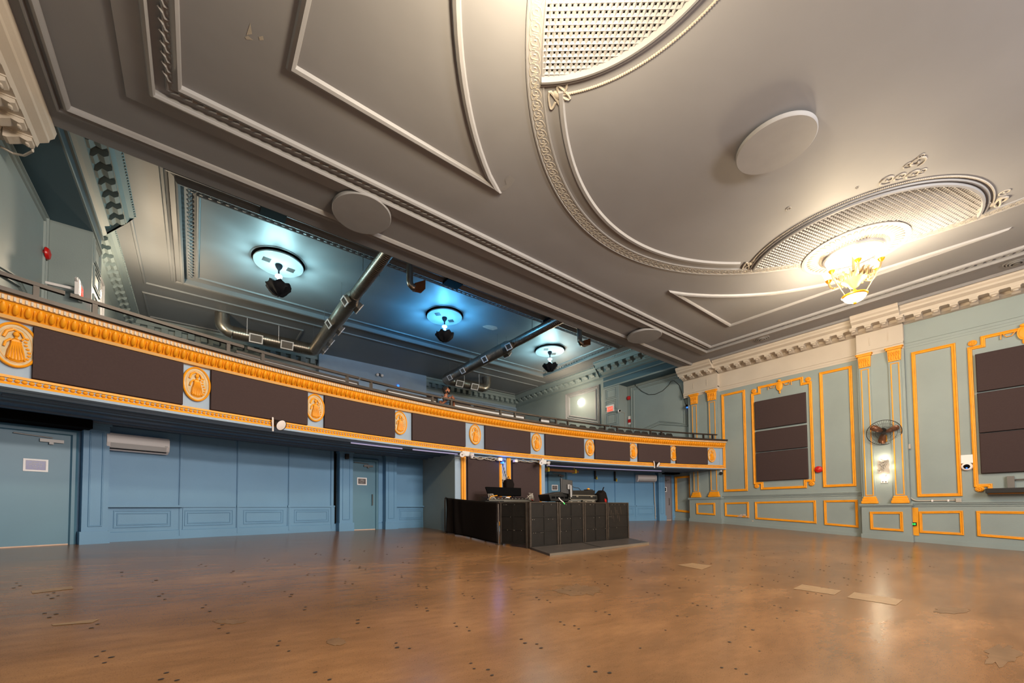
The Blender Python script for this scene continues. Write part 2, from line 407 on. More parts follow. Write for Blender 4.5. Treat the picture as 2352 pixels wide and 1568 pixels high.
band('bead_course', [(.0, .878), (.10, .89), (.10, .93), (.0, .935)], 'bluelight')
band('lower_gold_band', [(.0, .925), (.13, .935), (.15, .965), (.0, .968)], 'gold')
band('drip_edge', [(.0, .962), (.17, .968), (.17, 1.0), (-.25, 1.0), (-.25, .962)], 'bluelight')
mb = MB(); N = 196
for i in range(N):
    t = TBL+(TBR-TBL)*(i+.5)/N; fr = fA(t, RB-.128, zf(.1325))
    f2 = Fr(fr.o, fr.a, (fr.b*.79+fr.n*.61).normalized(), (fr.n*.79-fr.b*.61).normalized())
    mb.ball(fr.p(0, 0, .0), .038, .092, .04, 10, 8, f2)
    mb.ball(f2.p(.059, -.01, -.0), .010, .085, .022, 6, 4, f2)
struct(mb, 'egg_relief', 'gold', parent=balcony, smooth=True)
mb = MB(); N = 330
for i in range(N):
    t = TBL+(TBR-TBL)*(i+.5)/N; fr = fA(t, RB-.10, zf(.91)); mb.ball(fr.o, .036, .03, .03, 7, 5, fr)
struct(mb, 'bead_relief', 'gold', parent=balcony, smooth=True)
mb = MB(); N = 420
for i in range(N):
    t = TBL+(TBR-TBL)*(i+.5)/N; fr = fA(t, RB-.222, zf(.042)); mb.box(fr, -.012, .012, -.03, .03, -.01, .012)
struct(mb, 'dentil_relief', 'cream', parent=balcony)

# acoustic panels along the front, and the oval reliefs between them
PAN = [(70, 418), (483, 706), (745, 907), (947, 1069), (1114, 1218), (1252, 1341), (1366, 1446), (1465, 1539), (1552, 1624)]
ORD = ['longest, at far left', 'second from the left', 'third from the left', 'fourth from the left', 'fifth from the left, above the booth',
       'fourth from the right wall', 'third from the right wall', 'second from the right wall', 'nearest the right wall']
for (a, b), od in zip(PAN, ORD):
    t0, t1 = thp(a, RB-.06, 1000), thp(b, RB-.06, 1000); mb = MB()
    mb.arc(t0, t1, [(RB-.075, zf(.25)), (RB-.065, zf(.243)), (RB-.0, zf(.243)), (RB, zf(.838)), (RB-.065, zf(.838)), (RB-.075, zf(.831))], 14)
    tag(mb.build('acoustic_panel', 'panel'), 'brown fabric sound panel on balcony front, '+od, 'acoustic panel', 'sound panels along the balcony front')
MED = [28, 448, 722, 917, 1090, 1231, 1353, 1452, 1545, 1632]
MO = ['cut by the left edge', 'second from the left', 'third from the left', 'fourth from the left', 'fifth from the left', 'fifth from the right wall',
      'fourth from the right wall', 'third from the right wall', 'second from the right wall', 'nearest the right wall']
def ell(a, b, n=40): return [(a*cos(2*PI*i/n), b*sin(2*PI*i/n)) for i in range(n)]
def medallion(th, label):
    fr = fA(th, RB, zf(.50)); root = thing('relief_medallion', label, 'medallion', fr.o, 'oval gold figure reliefs on the balcony front')
    a, b = .235, .335
    mb = MB(); mb.prism(fr, ell(a, b), 0, .035); mb.build('oval_plaque', 'medal', root)
    mb = MB(); mb.mold(fr, ell(a, b, 48), [(0, 0), (0, .05), (.012, .062), (.03, .05), (.034, .035)]); mb.build('rim', 'gold', root, smooth=True)
    mb = MB(); mb.mold(fr, ell(a-.062, b-.062, 48), [(0, .034), (.004, .042), (.012, .042), (.016, .034)]); mb.build('inner_ring', 'goldpale', root)
    g = MB()
    dress = [(-.055, .07), (-.02, .10), (.03, .095), (.06, .05), (.055, -.03), (.085, -.13), (.10, -.22), (.03, -.255), (-.05, -.245), (-.10, -.20), (-.085, -.09), (-.06, 0)]
    g.prism(fr, dress, .03, .075, .03)
    for k in range(6):
        x = -.07+.03*k; g.tube([fr.p(x*.5, .04, .075), fr.p(x*.8, -.08, .085), fr.p(x*1.1, -.22, .075)], .010, 5)
    g.ball(fr.p(.0, .155, .06), .034, .042, .03, 10, 7, fr); g.tube([fr.p(0, .12, .05), fr.p(0, .08, .06)], .018, 6)
    g.tube([fr.p(-.05, .075, .06), fr.p(-.10, .02, .06), fr.p(-.115, -.05, .055)], .015, 6)
    g.tube([fr.p(.05, .08, .06), fr.p(.08, .12, .06), fr.p(.05, .19, .055), fr.p(-.03, .225, .05)], .014, 6)
    g.tube([fr.p(-.03, .225, .045), fr.p(-.09, .18, .045), fr.p(-.12, .09, .045)], .02, 6)
    for k in range(7): g.ball(fr.p(.115+.02*sin(k), -.18+.05*k, .04), .022, .018, .014, 7, 5, fr)
    g.build('draped_figure', 'gold', root, smooth=True)
for px, od in zip(MED, MO):
    medallion(thp(px, RB, 1000), 'oval gold figure relief on balcony front, '+od)

# railing on the balcony front
RR = RB-.16; ZR0 = zf(-.045); ZR1 = ZR0+.25
def rail_run(p0, p1, posts, label, colr='rail'):
    t0, t1 = thp(p0, RR, 900), thp(p1, RR, 900); root = thing('balcony_railing', label, 'railing', P2((t0+t1)/2, RR, ZR0), 'black railing lengths on the balcony front')
    mb = MB(); mb.arc(t0, t1, [(RR-.03, ZR1-.055), (RR-.03, ZR1), (RR+.04, ZR1), (RR+.04, ZR1-.055)], 12); mb.build('top_rail', colr, root)
    for q in posts:
        t = thp(q, RR, 900); fr = fA(t, RR, 0); mb = MB(); mb.box(fr, -.032, .032, ZR0-.02, ZR1-.06, -.03, .03); mb.build('post', 'rail', root)
rail_run(-60, 142, [75], 'dark metal railing length at far left end of the balcony front')
rail_run(154, 558, [212, 522], 'dark metal railing length on the balcony front above the longest dark panel')
rail_run(566, 824, [602, 797], 'dark metal railing length on the balcony front in front of the rear brown panels')
rail_run(827, 1014, [852, 993], 'dark metal railing length on the balcony left of the standing person')
rail_run(1017, 1398, [1036, 1149, 1182, 1276, 1303, 1388], 'dark metal railing length with six posts right of the standing person')
rail_run(1402, 1644, [1416, 1492, 1517, 1590, 1613, 1634], 'dark metal railing length at the right wall end of the balcony')

# balcony deck rising to the rear
def deck_z(y): return .40+max(0., (y-1.6))*.24
mb = MB(); st = 10
for i in range(st):
    y0 = RB/S-2.76-.31+i*.21
R_in = RB+.02
for i in range(11):
    a = R_in if i == 0 else R_in+.7+(i-1)*1.3; a1 = R_in+.7+i*1.3; z = (.345+.043*i)*S+CZ
    mb.arc(TL-.06, TR_+.06, [(a, z-.4), (a, z), (a1, z), (a1, z-.4)], 40)
struct(mb, 'floor', 'black')

def zz(u): return u*S+CZ
# ------------------------------------------------------------------ entablatures of the side walls

trim_right = struct(MB().box(R0, -1.505*S, -1.300*S, zz(.802), zz(.83), .001, .03*S), 'trim_3', 'cream')
trim_left = struct(MB().box(LW, 1.300*S, 1.505*S, zz(.802), zz(.83), .001, .01*S), 'trim_4', 'cream')
PIERS = [(1.475, 1.268), (.549, .370)]        # pier extents along the right wall (Y)
def entab(fr, runs, name, base, mat_fn, sgn):
    """runs: (start, end, projection) along the wall in plan units; sgn=-1 on the right wall (a axis = -Y)"""
    for (y0, y1, dp) in runs:
        x0, x1 = sgn*y0*S, sgn*y1*S
        if x1 < x0: x0, x1 = x1, x0
        d = dp*S
        prof = [(1.0, .112), (.984, .108), (.976, .100), (.968, .098), (.958, .082), (.945, .078), (.945, .028), (.934, .024), (.925, .006), (.925, 0)]
        mb = MB(); n = len(prof)
        for x in (x0, x1):
            for z, h in prof: mb.v.append(tuple(fr.p(x, zz(z), d+h*S)))
        for k in range(n-1): mb.f.append((k, k+1, n+k+1, n+k))
        mb.f.append(tuple(range(n))); mb.f.append(tuple(range(n, 2*n))[::-1])
        m = mat_fn(y0, y1, dp)
        struct(mb, name, 'cream', parent=base)
        mb = MB(); mb.box(fr, x0, x1, zz(.83), zz(.925), -.01, d+.004); struct(mb, 'frieze', m, parent=base)
        mb = MB()
        mb.box(fr, x0, x1, zz(.826), zz(.836), 0, d+.06); mb.box(fr, x0, x1, zz(.812), zz(.826), 0, d+.03); mb.box(fr, x0, x1, zz(.80), zz(.812), 0, d+.015)
        struct(mb, 'architrave', m, parent=base)
        if dp:
            mb = MB()
            for xx in (.3, .7):
                xm = x0+(x1-x0)*xx; mb.box(fr, xm-.012, xm+.012, zz(.855), zz(.895), d, d+.02)
            struct(mb, 'frieze_slot', m, parent=base)
def modillions(fr, ys, sgn, proj, base):
    mb = MB()
    for y in ys:
        d = proj(y)*S; x = sgn*y*S; w = .088
        poly = [(.028*S, .9455), (.076*S, .9455), (.076*S, .934), (.068*S, .930), (.055*S, .934), (.045*S, .928), (.034*S, .922), (.028*S, .922)]
        f2 = Fr(fr.p(x-w, 0, d), fr.n, fr.b, fr.a); mb.prism(f2, [(h, zz(z)) for h, z in poly], 0, 2*w)
        mb.box(fr, x-w*1.2, x+w*1.2, zz(.942), zz(.9465), d+.028*S, d+.078*S)
        mb.ball(fr.p(x, zz(.929), d+.066*S), w*.7, .03, .03, 8, 5, fr)
    return struct(mb, 'modillions', 'cream', parent=base)
runsR = [(1.505, 1.268, .03), (1.268, .549, 0), (.549, .370, .03), (.370, -1.9, 0)]
entab(R0, runsR, 'cornice', trim_right, lambda a, b, d: 'cream' if b > .3 else 'wall', -1)
ysR = [.020+.0585*k for k in range(-14, 26)]
modillions(R0, [y for y in ysR if y < 1.49], -1, lambda y: .03 if (1.268 < y < 1.5 or .370 < y < .549) else 0, trim_right)
entab(LW, [(1.505, 1.300, .0), (1.3, -1.9, 0)], 'cornice', trim_left, lambda a, b, d: 'cream', 1)
modillions(LW, [y for y in ysR if .8 < y < 1.49], 1, lambda y: 0, trim_left)
mb = MB(); pts = [onZ(0, 336, .93), onZ(30, 352, .93), onZ(55, 357, .93), onZ(75, 347, .93), onZ(74, 330, .945)]
mb.tube(pts, .02, 6); tag(mb.build('loose_cable', 'cable', smooth=True), 'loose pale cable looping below the cornice at upper left', 'cable')

# dado, base and piers of the right wall
def steps(fr, y0, y1, zl, name, base, d=0.):
    mb = MB(); x0, x1 = -y0*S, -y1*S
    mb.box(fr, x0, x1, zz(zl)-.04, zz(zl), d, d+.07); mb.box(fr, x0, x1, zz(zl)-.09, zz(zl)-.04, d, d+.04); mb.box(fr, x0, x1, zz(zl)-.15, zz(zl)-.11, d, d+.025)
    return struct(mb, name, 'wall', parent=base)
steps(R0, 1.268, .549, .082, 'dado_rail', trim_right); steps(R0, .370, -1.9, .020, 'dado_rail', trim_right)
def base_run(y0, y1, d, h=.15):
    mb = MB(); n = 8
    for k in range(n):
        ya, yb = y0+(y1-y0)*k/n, y0+(y1-y0)*(k+1)/n
        for (hh, dd) in ((h, .025), (h-.03, .05)):
            za, zb = fz(XR*S-.3, ya*S), fz(XR*S-.3, yb*S)
            p = [R0.p(-ya*S, za-.15, d), R0.p(-yb*S, zb-.15, d), R0.p(-yb*S, zb+hh, d), R0.p(-ya*S, za+hh, d)]
            q = [v+R0.n*dd for v in p]; mb.add(p+q, [(4, 5, 6, 7), (3, 2, 6, 7), (0, 3, 7, 4), (1, 2, 6, 5), (0, 1, 5, 4)])
    return struct(mb, 'baseboard_right', 'wall', parent=trim_right)
base_run(1.62, 1.475, .0); base_run(1.268, .549, .0, .17); base_run(.370, -1.9, .0, .17)
PD = .03*S
for (y0, y1), capz in zip(PIERS, (.072, .014)):
    mb = MB(); mb.box(R0, -y0*S, -y1*S, zz(capz), zz(.80), 0, PD); struct(mb, 'pier', 'wall', parent=trim_right)
    mb = MB(); mb.box(R0, -y0*S-.02, -y1*S+.02, zz(-.3), zz(capz)-.1, 0, PD+.05); mb.box(R0, -y0*S-.05, -y1*S+.05, zz(capz)-.1, zz(capz)-.06, 0, PD+.08); mb.box(R0, -y0*S-.07, -y1*S+.07, zz(capz)-.06, zz(capz), 0, PD+.11)
    struct(mb, 'pedestal', 'wall', parent=trim_right)
    mb = MB(); z0 = fz(XR*S-.4, (y0+y1)/2*S); mb.box(R0, -y0*S-.05, -y1*S+.05, z0-.5, z0+.20, 0, PD+.08); struct(mb, 'plinth', 'wall', parent=trim_right)

# gilded pilasters
def pilaster(ya, yb, capz, label, top=.812):
    y0, y1 = ya, yb; x0, x1 = -y0*S, -y1*S; d = PD
    root = thing('pilaster', label, 'pilaster', R0.p((x0+x1)/2, zz(capz), d), 'gold trimmed pilasters of the right wall')
    zb0, zb1 = zz(capz)+.01, zz(capz)+.27; zc0, zc1 = zz(top)-.50, zz(top)
    mb = MB(); mb.box(R0, x0, x1, zb1, zc0, d, d+.05); mb.build('shaft', 'wall', root)
    mb = MB(); mb.mold(R0, rect(x0+.04, x1-.04, zb1+.03, zc0-.06), [(0, d+.045), (.004, d+.062), (.018, d+.066), (.032, d+.062), (.036, d+.045)]); mb.build('shaft_moulding', 'gold', root)
    mb = MB(); w = x1-x0
    for (e, za, zb_, h) in ((.07, 0, .10, .14), (.045, .10, .19, .11), (.02, .19, .26, .08)): mb.box(R0, x0-e, x1+e, zb0+za, zb0+zb_, d-.0, d+h)
    mb.build('base', 'gold', root, bevel=.012)
    mb = MB(); mb.prism(R0, [(x0, zc0), (x1, zc0), (x1+.02, zc1-.09), (x0-.02, zc1-.09)], d, d+.10); mb.build('capital', 'gold', root)
    mb = MB(); mb.box(R0, x0-.05, x1+.05, zc1-.09, zc1-.03, d, d+.15); mb.box(R0, x0-.08, x1+.08, zc1-.03, zc1, d, d+.18); mb.build('abacus', 'gold', root)
    cap = root.children[-2] if len(root.children) > 1 else root
    g = MB(); k = 5
    for i in range(k):
        x = x0+w*(i+.5)/k
        g.ball(R0.p(x, zc0+.12, d+.10), w/k*.42, .10, .03, 8, 6, R0); g.ball(R0.p(x, zc0+.27, d+.11), w/k*.36, .07, .035, 8, 6, R0)
    g.build('leaf_relief', 'gold', [c for c in root.children if c.name.startswith('capital')][0], smooth=True)
pilaster(1.450, 1.405, .072, 'gold capped pilaster at far corner of right wall, beside the balcony end')
pilaster(1.332, 1.279, .072, 'gold capped pilaster crossed by the balcony end, second from the corner')
pilaster(.540, .495, .014, 'gold capped pilaster left of the lit sconce and fan')
pilaster(.426, .381, .014, 'gold capped pilaster right of the lit sconce and fan')

# gilded frames
GP = [(0, 0), (0, .03), (.012, .05), (.03, .055), (.045, .035), (.06, .03), (.075, .045), (.095, .04), (.105, 0)]
def zA(a, b): return (1500+a/3.408, 800+b/3.408)
def zB(a, b): return (1900+a/2.903, 740+b/2.903)
def gilt(fr, quad, label, scale=1.0, d=0., square=True):
    pts = [fr.uv(onX(px, py, (fr.o.x)/S-d/S)) for px, py in quad]
    if square:
        xl = (pts[0][0]+pts[3][0])/2; xr = (pts[1][0]+pts[2][0])/2; zt = (pts[0][1]+pts[1][1])/2; zb = (pts[2][1]+pts[3][1])/2
        pts = [(xl, zt), (xr, zt), (xr, zb), (xl, zb)]
    else:
        xl = (pts[0][0]+pts[3][0])/2; xr = (pts[1][0]+pts[2][0])/2
        pts = [(xl, pts[0][1]), (xr, pts[1][1]), (xr, pts[2][1]), (xl, pts[3][1])]
    pts = pts[::-1]
    mb = MB(); mb.mold(fr, pts, [(o*scale, h*scale+d) for o, h in GP])
    return tag(mb.build('gilded_frame', 'gold'), label, 'wall frame', 'gold moulding frames on the right wall'), pts
gilt(R0, [zA(535, 362), zA(718, 323), zA(745, 1115), zA(557, 1122)], 'tall narrow gold wall frame next to the balcony end')
gilt(R0, [zA(1297, 190), zA(1552, 136), zA(1598, 1078), zA(1335, 1087)], 'tall gold wall frame between the red bell and the fan pilasters')
F4, P4 = gilt(R0, [zB(557, 203), zB(855, 137), zB(903, 1158), zB(603, 1165)], 'tall gold wall frame right of the fan, above the pipe')
gilt(R0, [zA(560, 1206), zA(752, 1200), zA(751, 1325), zA(565, 1312)], 'small low gold frame with peeling paint along its lower edge', .8, square=False)
gilt(R0, [zA(798, 1200), zA(1278, 1188), zA(1278, 1370), zA(800, 1335)], 'widest low gold frame, below the far dark wall panels', .8, square=False)
gilt(R0, [zA(1338, 1188), zA(1605, 1184), zA(1608, 1403), zA(1340, 1380)], 'low gold frame just left of the fan pedestal', .8, square=False)
gilt(R0, [zB(610, 1260), zB(908, 1255), zB(912, 1420), zB(615, 1403)], 'low gold frame right of the gold board with green button', .8, square=False)
gilt(R0, [zB(992, 1257), zB(1640, 1262), zB(1640, 1478), zB(1000, 1425)], 'low gold frame cut by the right edge of the photo', .8, square=False)
pd = PD+.05
gilt(R0, [zA(338, 1210), zA(488, 1207), zA(487, 1305), zA(341, 1297)], 'small gold frame on the far corner pedestal', .8, pd, False)
gilt(R0, [zB(284, 1262), zB(506, 1262), zB(508, 1395), zB(288, 1380)], 'small gold frame on the pedestal under the fan', .8, pd, False)

# ornate frames with notched corners, rosettes and a cartouche; three fabric panels in each
def uvA(a, b): return V(R0.uv(onX(*zA(a, b), XR)))
def uvB(a, b): return V(R0.uv(onX(*zB(a, b), XR)))
xl = (uvA(765, 352).x+uvA(792, 1065).x)/2; xr = (uvA(1240, 258).x+uvA(1272, 1042).x)/2
zt = (uvA(765, 352).y+uvA(1240, 258).y)/2; zb = (uvA(792, 1065).y+uvA(1272, 1042).y)/2
ztop = (uvA(815, 300).y+uvA(1172, 222).y)/2; zbot = (uvA(848, 1108).y+uvA(1205, 1090).y)/2
nx = (xr-xl)*.125
pz = [(uvA(800, 422).y+uvA(1198, 343).y)/2, (uvA(806, 638).y+uvA(1206, 580).y)/2, (uvA(806, 655).y+uvA(1206, 597).y)/2, (uvA(815, 814).y+uvA(1213, 770).y)/2, (uvA(818, 820).y+uvA(1213, 780).y)/2, (uvA(820, 1040).y+uvA(1224, 1018).y)/2]
pxl, pxr = uvA(810, 700).x, uvA(1208, 660).x
WF = xr-xl
def ornate(xl, dz, pzs, where, tilt=0., hgt=None):
    xr = xl+WF; fr = R0
    a = [(xl, zb+dz), (xl+nx, zb+dz), (xl+nx, zbot+dz), (xr-nx, zbot+dz), (xr-nx, zb+dz), (xr, zb+dz), (xr, zt+dz), (xr-nx, zt+dz), (xr-nx, ztop+dz), (xl+nx, ztop+dz), (xl+nx, zt+dz), (xl, zt+dz)]
    root = thing('ornate_gilded_frame', 'large notched gold frame with corner rosettes around dark panels, '+where, 'wall frame', fr.p((xl+xr)/2, zb+dz, 0), 'large ornate gold wall frames')
    mb = MB(); mb.mold(fr, a, GP); mb.build('moulding', 'gold', root)
    r = nx*.36
    for (x, z) in ((xl+nx*.42, ztop+dz-.16), (xr-nx*.42, ztop+dz-.16), (xl+nx*.42, zbot+dz+.17), (xr-nx*.42, zbot+dz+.17)):
        mb = MB(); mb.prism(fr, circ2(x, z, r, 22, r*.95), 0, .05, .015)
        for k in range(8): mb.ball(fr.p(x+r*.55*cos(k*PI/4), z+r*.55*sin(k*PI/4), .05), r*.24, r*.24, .02, 7, 5, fr)
        mb.ball(fr.p(x, z, .055), r*.25, r*.25, .025, 8, 6, fr); mb.build('rosette', 'gold', root, smooth=True)
    mx = (xl+xr)/2; zt_ = ztop+dz
    mb = MB(); mb.ball(fr.p(mx, zt_-.18, .04), .11, .20, .04, 16, 10, fr); mb.mold(fr, circ2(mx, zt_-.18, .12, 28, .21), [(0, .02), (.0, .06), (.025, .06), (.03, .02)])
    for s_ in (-1, 1):
        mb.tube([fr.p(mx+s_*.14, zt_-.08, .05), fr.p(mx+s_*.22, zt_-.20, .05), fr.p(mx+s_*.32, zt_-.20, .05), fr.p(mx+s_*.38, zt_-.10, .05), fr.p(mx+s_*.42, zt_-.06, .05), fr.p(mx+s_*.43, zt_-.25, .05)], .013, 6)
    mb.ball(fr.p(mx, zt_+.05, .06), .07, .05, .05, 10, 6, fr); mb.ball(fr.p(mx, zt_-.44, .03), .035, .08, .03, 10, 6, fr)
    mb.build('cartouche', 'gold', root, smooth=True)
    for (z1, z0), nm in zip(pzs, ('top', 'middle', 'bottom')):
        mb = MB(); x0, x1 = xl+(pxl-XLF), xl+(pxr-XLF)
        mb.prism(fr, [(x0, z0), (x1, z0), (x1, z1), (x0, z1)], .01, .11, .02)
        tag(mb.build('acoustic_panel', 'panel'), nm+' black fabric sound panel inside the ornate gold frame, '+where, 'acoustic panel', 'sound panels on the right wall')
XLF = xl
ornate(xl, 0, [(pz[0], pz[1]), (pz[2], pz[3]), (pz[4], pz[5])], 'between balcony and red bell')
xl2 = (uvB(933, 170).x+uvB(978, 1100).x)/2; dz2 = uvB(978, 1100).y-zb
p2 = [uvB(980, 220).y, uvB(998, 468).y, uvB(998, 478).y, uvB(1015, 740).y, uvB(1018, 745).y, uvB(1033, 1008).y]
zt = uvB(933, 170).y-dz2; ztop = uvB(1015, 97).y-dz2; zbot = uvB(1070, 1145).y-dz2
ornate(xl2, dz2, [(p2[0], p2[1]), (p2[2], p2[3]), (p2[4], p2[5])], 'at the right edge')
# peeled paint
def wall_patch(px, m, h=.003):
    pts = [R0.uv(onX(*zA(*q), XR)) for q in px]; mb = MB(); mb.add([R0.p(x, y, h) for x, y in pts], [tuple(range(len(pts)))]); return struct(mb, 'bare_plaster', m, parent=trim_right)
for k in range(16):
    cx_, cy_ = random.uniform(662, 756), random.uniform(1294, 1322); r_ = random.uniform(4, 13)
    wall_patch([(cx_+r_*random.uniform(.5, 1.2)*cos(2*PI*i/8), cy_+r_*.6*random.uniform(.5, 1.2)*sin(2*PI*i/8)) for i in range(8)], 'bare', .004 if cy_ < 1306 else .05)
wall_patch([(775, 1345), (788, 1347), (785, 1354), (776, 1352)], 'bare', .006)

# ------------------------------------------------------------------ fittings on the right wall
def rnd(c, label, name, cat, r=.09):
    fr = Fr(R0.p(*c), R0.a, R0.b, R0.n); root = thing(name, label, cat, fr.o)
    mb = MB(); mb.lathe(fr.o, [(r*.5, 0), (r*.5, .05)], 16, axis=fr); mb.build('back_box', 'red', root)
    mb = MB(); mb.lathe(fr.o, [(r, .04), (r, .06), (r*.85, .10), (r*.3, .125), (.001, .13)], 24, axis=fr); mb.build('gong', 'red', root, smooth=True)
    mb = MB(); mb.ball(fr.p(0, 0, .128), r*.14, r*.14, .014, 8, 5, fr); mb.build('centre_screw', 'brass', root)
rnd(uvA(1298, 947), 'round red alarm bell on wall beside the ornate gold frame', 'alarm_bell', 'alarm bell', .135)
# wall fan
fc = R0.uv(onX(2030, 993, XR-.06)); fo = R0.p(fc[0], fc[1], .06*S); fo_w = R0.p(fc[0], fc[1]-.12, PD)
n = (V((0, 0, CZ+1.2))-fo).normalized(); n = (n + V((.15, -.05, -.34))).normalized(); a = V((0, 0, 1)).cross(n).normalized(); b = n.cross(a)
ff = Fr(fo, a, b, n)
fan = thing('caged_fan', 'black caged fan with bronze blades above the lit sconce', 'fan', fo)
RFAN = .46
mb = MB()
for k in range(44):
    t = 2*PI*k/44; mb.tube([ff.p(.06*cos(t), .06*sin(t), .07), ff.p(RFAN*.6*cos(t), RFAN*.6*sin(t), .06), ff.p(RFAN*cos(t), RFAN*sin(t), .0)], .0028, 4)
    mb.tube([ff.p(.10*cos(t), .10*sin(t), -.12), ff.p(RFAN*.6*cos(t), RFAN*.6*sin(t), -.10), ff.p(RFAN*cos(t), RFAN*sin(t), .0)], .0028, 4)
for r, h in ((RFAN, 0), (RFAN*.75, .045), (RFAN*.5, .062)): mb.tube([ff.p(r*cos(2*PI*i/40), r*sin(2*PI*i/40), h) for i in range(40)], .011 if r == RFAN else .004, 6, True)
mb.build('cage', 'black', fan)
for k in range(3):
    t = 2*PI*k/3+.5; f2 = Fr(ff.o, a*cos(t)+b*sin(t), -a*sin(t)+b*cos(t), n); mb = MB()
    pr = []; 
    for (x, w) in ((.05, .05), (.16, .11), (.30, .14), (.39, .12), (.425, .05)): pr.append((x, w))
    vs = [f2.p(x, -w, -.045) for x, w in pr]+[f2.p(x, w*.5, -.0) for x, w in pr]; m_ = len(pr)
    mb.add(vs, [(i, i+1, m_+i+1, m_+i) for i in range(m_-1)]); ob = mb.build('blade', 'terra', fan, smooth=True)
    so = ob.modifiers.new('thick', 'SOLIDIFY'); so.thickness = .006
mb = MB(); mb.lathe(ff.o, [(.055, .075), (.06, .02), (.05, -.03)], 16, axis=ff); mb.build('hub', 'black', fan, smooth=True)
mb = MB(); mb.lathe(ff.o, [(.09, -.11), (.10, -.16), (.09, -.30), (.03, -.32)], 18, axis=ff); mb.build('motor', 'black', fan, smooth=True)
mb = MB(); mb.tube([ff.p(0, 0, -.25), ff.p(0, -.15, -.20), fo_w+R0.n*.02], .025, 8); mb.box(R0, fc[0]-.05, fc[0]+.05, fc[1]-.32, fc[1]-.06, PD, PD+.03); mb.build('wall_bracket', 'brass', fan)
# sconce: pierced plaster plaque lit from behind
sc = R0.uv(onX(2030, 1073, XR-.04)); sf = Fr(R0.p(sc[0], sc[1], PD+.12), R0.a, R0.b, R0.n)
scon = thing('plaque_sconce', 'scalloped grey plaque sconce glowing at its edges below the fan', 'wall lamp', sf.o)
pts = []
W_, H_ = .155, .26
for i in range(72):
    t = 2*PI*i/72; k = 1/max(abs(cos(t)), abs(sin(t))); k = min(k, 1.28); q = 1+.05*sin(9*t)
    pts.append((W_*k*cos(t)*q, H_*k*sin(t)*q*(1.0)))
mb = MB(); mb.prism(sf, pts, 0, .03)
for i in range(26):
    x, y = random.uniform(-.10, .10), random.uniform(-.2, .2)
    mb.tube([sf.p(x, y, .03), sf.p(x+random.uniform(-.05, .05), y+random.uniform(.02, .09), .05), sf.p(x+random.uniform(-.07, .07), y+.1, .03)], .012, 5)
mb.ball(sf.p(-.03, H_*1.12, .01), .035, .035, .02, 8, 6, sf); mb.ball(sf.p(.04, -H_*1.14, .01), .035, .045, .02, 8, 6, sf)
mb.build('plaque', 'plasterc', scon)
mb = MB(); mb.box(sf, -.05, .05, -.1, .1, -.12, -.09); mb.build('back_plate', 'white', scon)
for y in (-.1, .1):
    mb = MB(); mb.ball(sf.p(0, y, -.06), .028, .045, .028, 10, 8, sf); mb.build('bulb', 'glowwhite', scon, smooth=True)
for k, (dx, dy, pw) in enumerate(((0, .30, 13), (0, -.30, 13), (.19, 0, 3), (-.19, 0, 3))):
    lamp('sconce_light', 'POINT', sf.p(dx, dy, .02), pw, (1, .80, .55), .09)
def plate(px, py, X, w, h, d, name, label, cat, m='white', parent=None, depth0=0.):
    x, y = R0.uv(onX(px, py, X)); mb = MB(); mb.box(R0, x-w/2, x+w/2, y-h/2, y+h/2, depth0, depth0+d)
    return mb, x, y
x, y = R0.uv(onX(2031.5, 1106, XR-.03)); ol = thing('socket_plate', 'white double socket plate under the scalloped sconce', 'socket', R0.p(x, y, PD))
mb = MB(); mb.box(R0, x-.09, x+.09, y-.045, y+.045, PD, PD+.02); mb.build('face_plate', 'white', ol, bevel=.006)
for s_ in (-.04, .04):
    mb = MB(); mb.box(R0, x+s_-.022, x+s_+.022, y-.022, y+.022, PD+.02, PD+.026); mb.build('socket', 'grey', ol)
# conduit with two boxes
c0 = R0.uv(onX(*zB(537, 830), XR)); c1 = R0.uv(onX(*zB(550, 1160), XR)); c2 = R0.uv(onX(*zB(572, 1190), XR)); c3 = R0.uv(onX(*zB(878, 1187), XR))
con = thing('conduit_run', 'white pipe running down and right from a small box beside the fan', 'conduit', R0.p(c0[0], c0[1], 0))
xv = (c0[0]+c1[0])/2; zh = (c2[1]+c3[1])/2
mb = MB(); mb.tube([R0.p(xv, c0[1], .035)]+[R0.p(xv, zh+.25, .035)]+[R0.p(xv+.22*(1-cos(t)), zh+.22-.22*sin(t), .035) for t in [PI/2*i/6 for i in range(7)]]+[R0.p(c3[0], zh, .035)], .022, 8); mb.build('pipe', 'cable', con, smooth=True)
for (x, z, w_) in ((xv, c0[1], .085), (c3[0], zh, .065)):
    mb = MB(); mb.box(R0, x-w_, x+w_, z-w_, z+w_, 0, .09); mb.build('junction_box', 'cable', con, bevel=.01)
for t in (.35, .75):
    mb = MB(); x = xv+.22+(c3[0]-xv-.22)*t; mb.box(R0, x-.02, x+.02, zh-.035, zh+.035, 0, .065); mb.build('clip', 'white', con)
# access point and dome camera
x, z = uvB(931, 912); mb = MB(); mb.prism(R0, rect(x-.13, x+.13, z-.14, z+.14), .01, .06, .012)
tag(mb.build('access_point', 'white', bevel=.01), 'square white box above the dome camera on the right wall', 'access point')
x, z = uvB(932, 962); cf = Fr(R0.p(x, z, 0), R0.a, R0.b, R0.n); dc = thing('dome_camera', 'white dome camera with blue light below the square white box', 'camera', cf.o)
mb = MB(); mb.lathe(cf.o, [(.13, 0), (.13, .06), (.11, .09)], 24, axis=cf); mb.build('housing', 'white', dc, smooth=True)
mb = MB(); mb.ball(cf.p(0, 0, .09), .075, .075, .07, 16, 10, cf); mb.build('dome', 'void', dc, smooth=True)
mb = MB(); mb.ball(cf.p(0, -.05, .14), .02, .02, .02, 8, 6, cf); mb.build('indicator', 'blueled', dc)
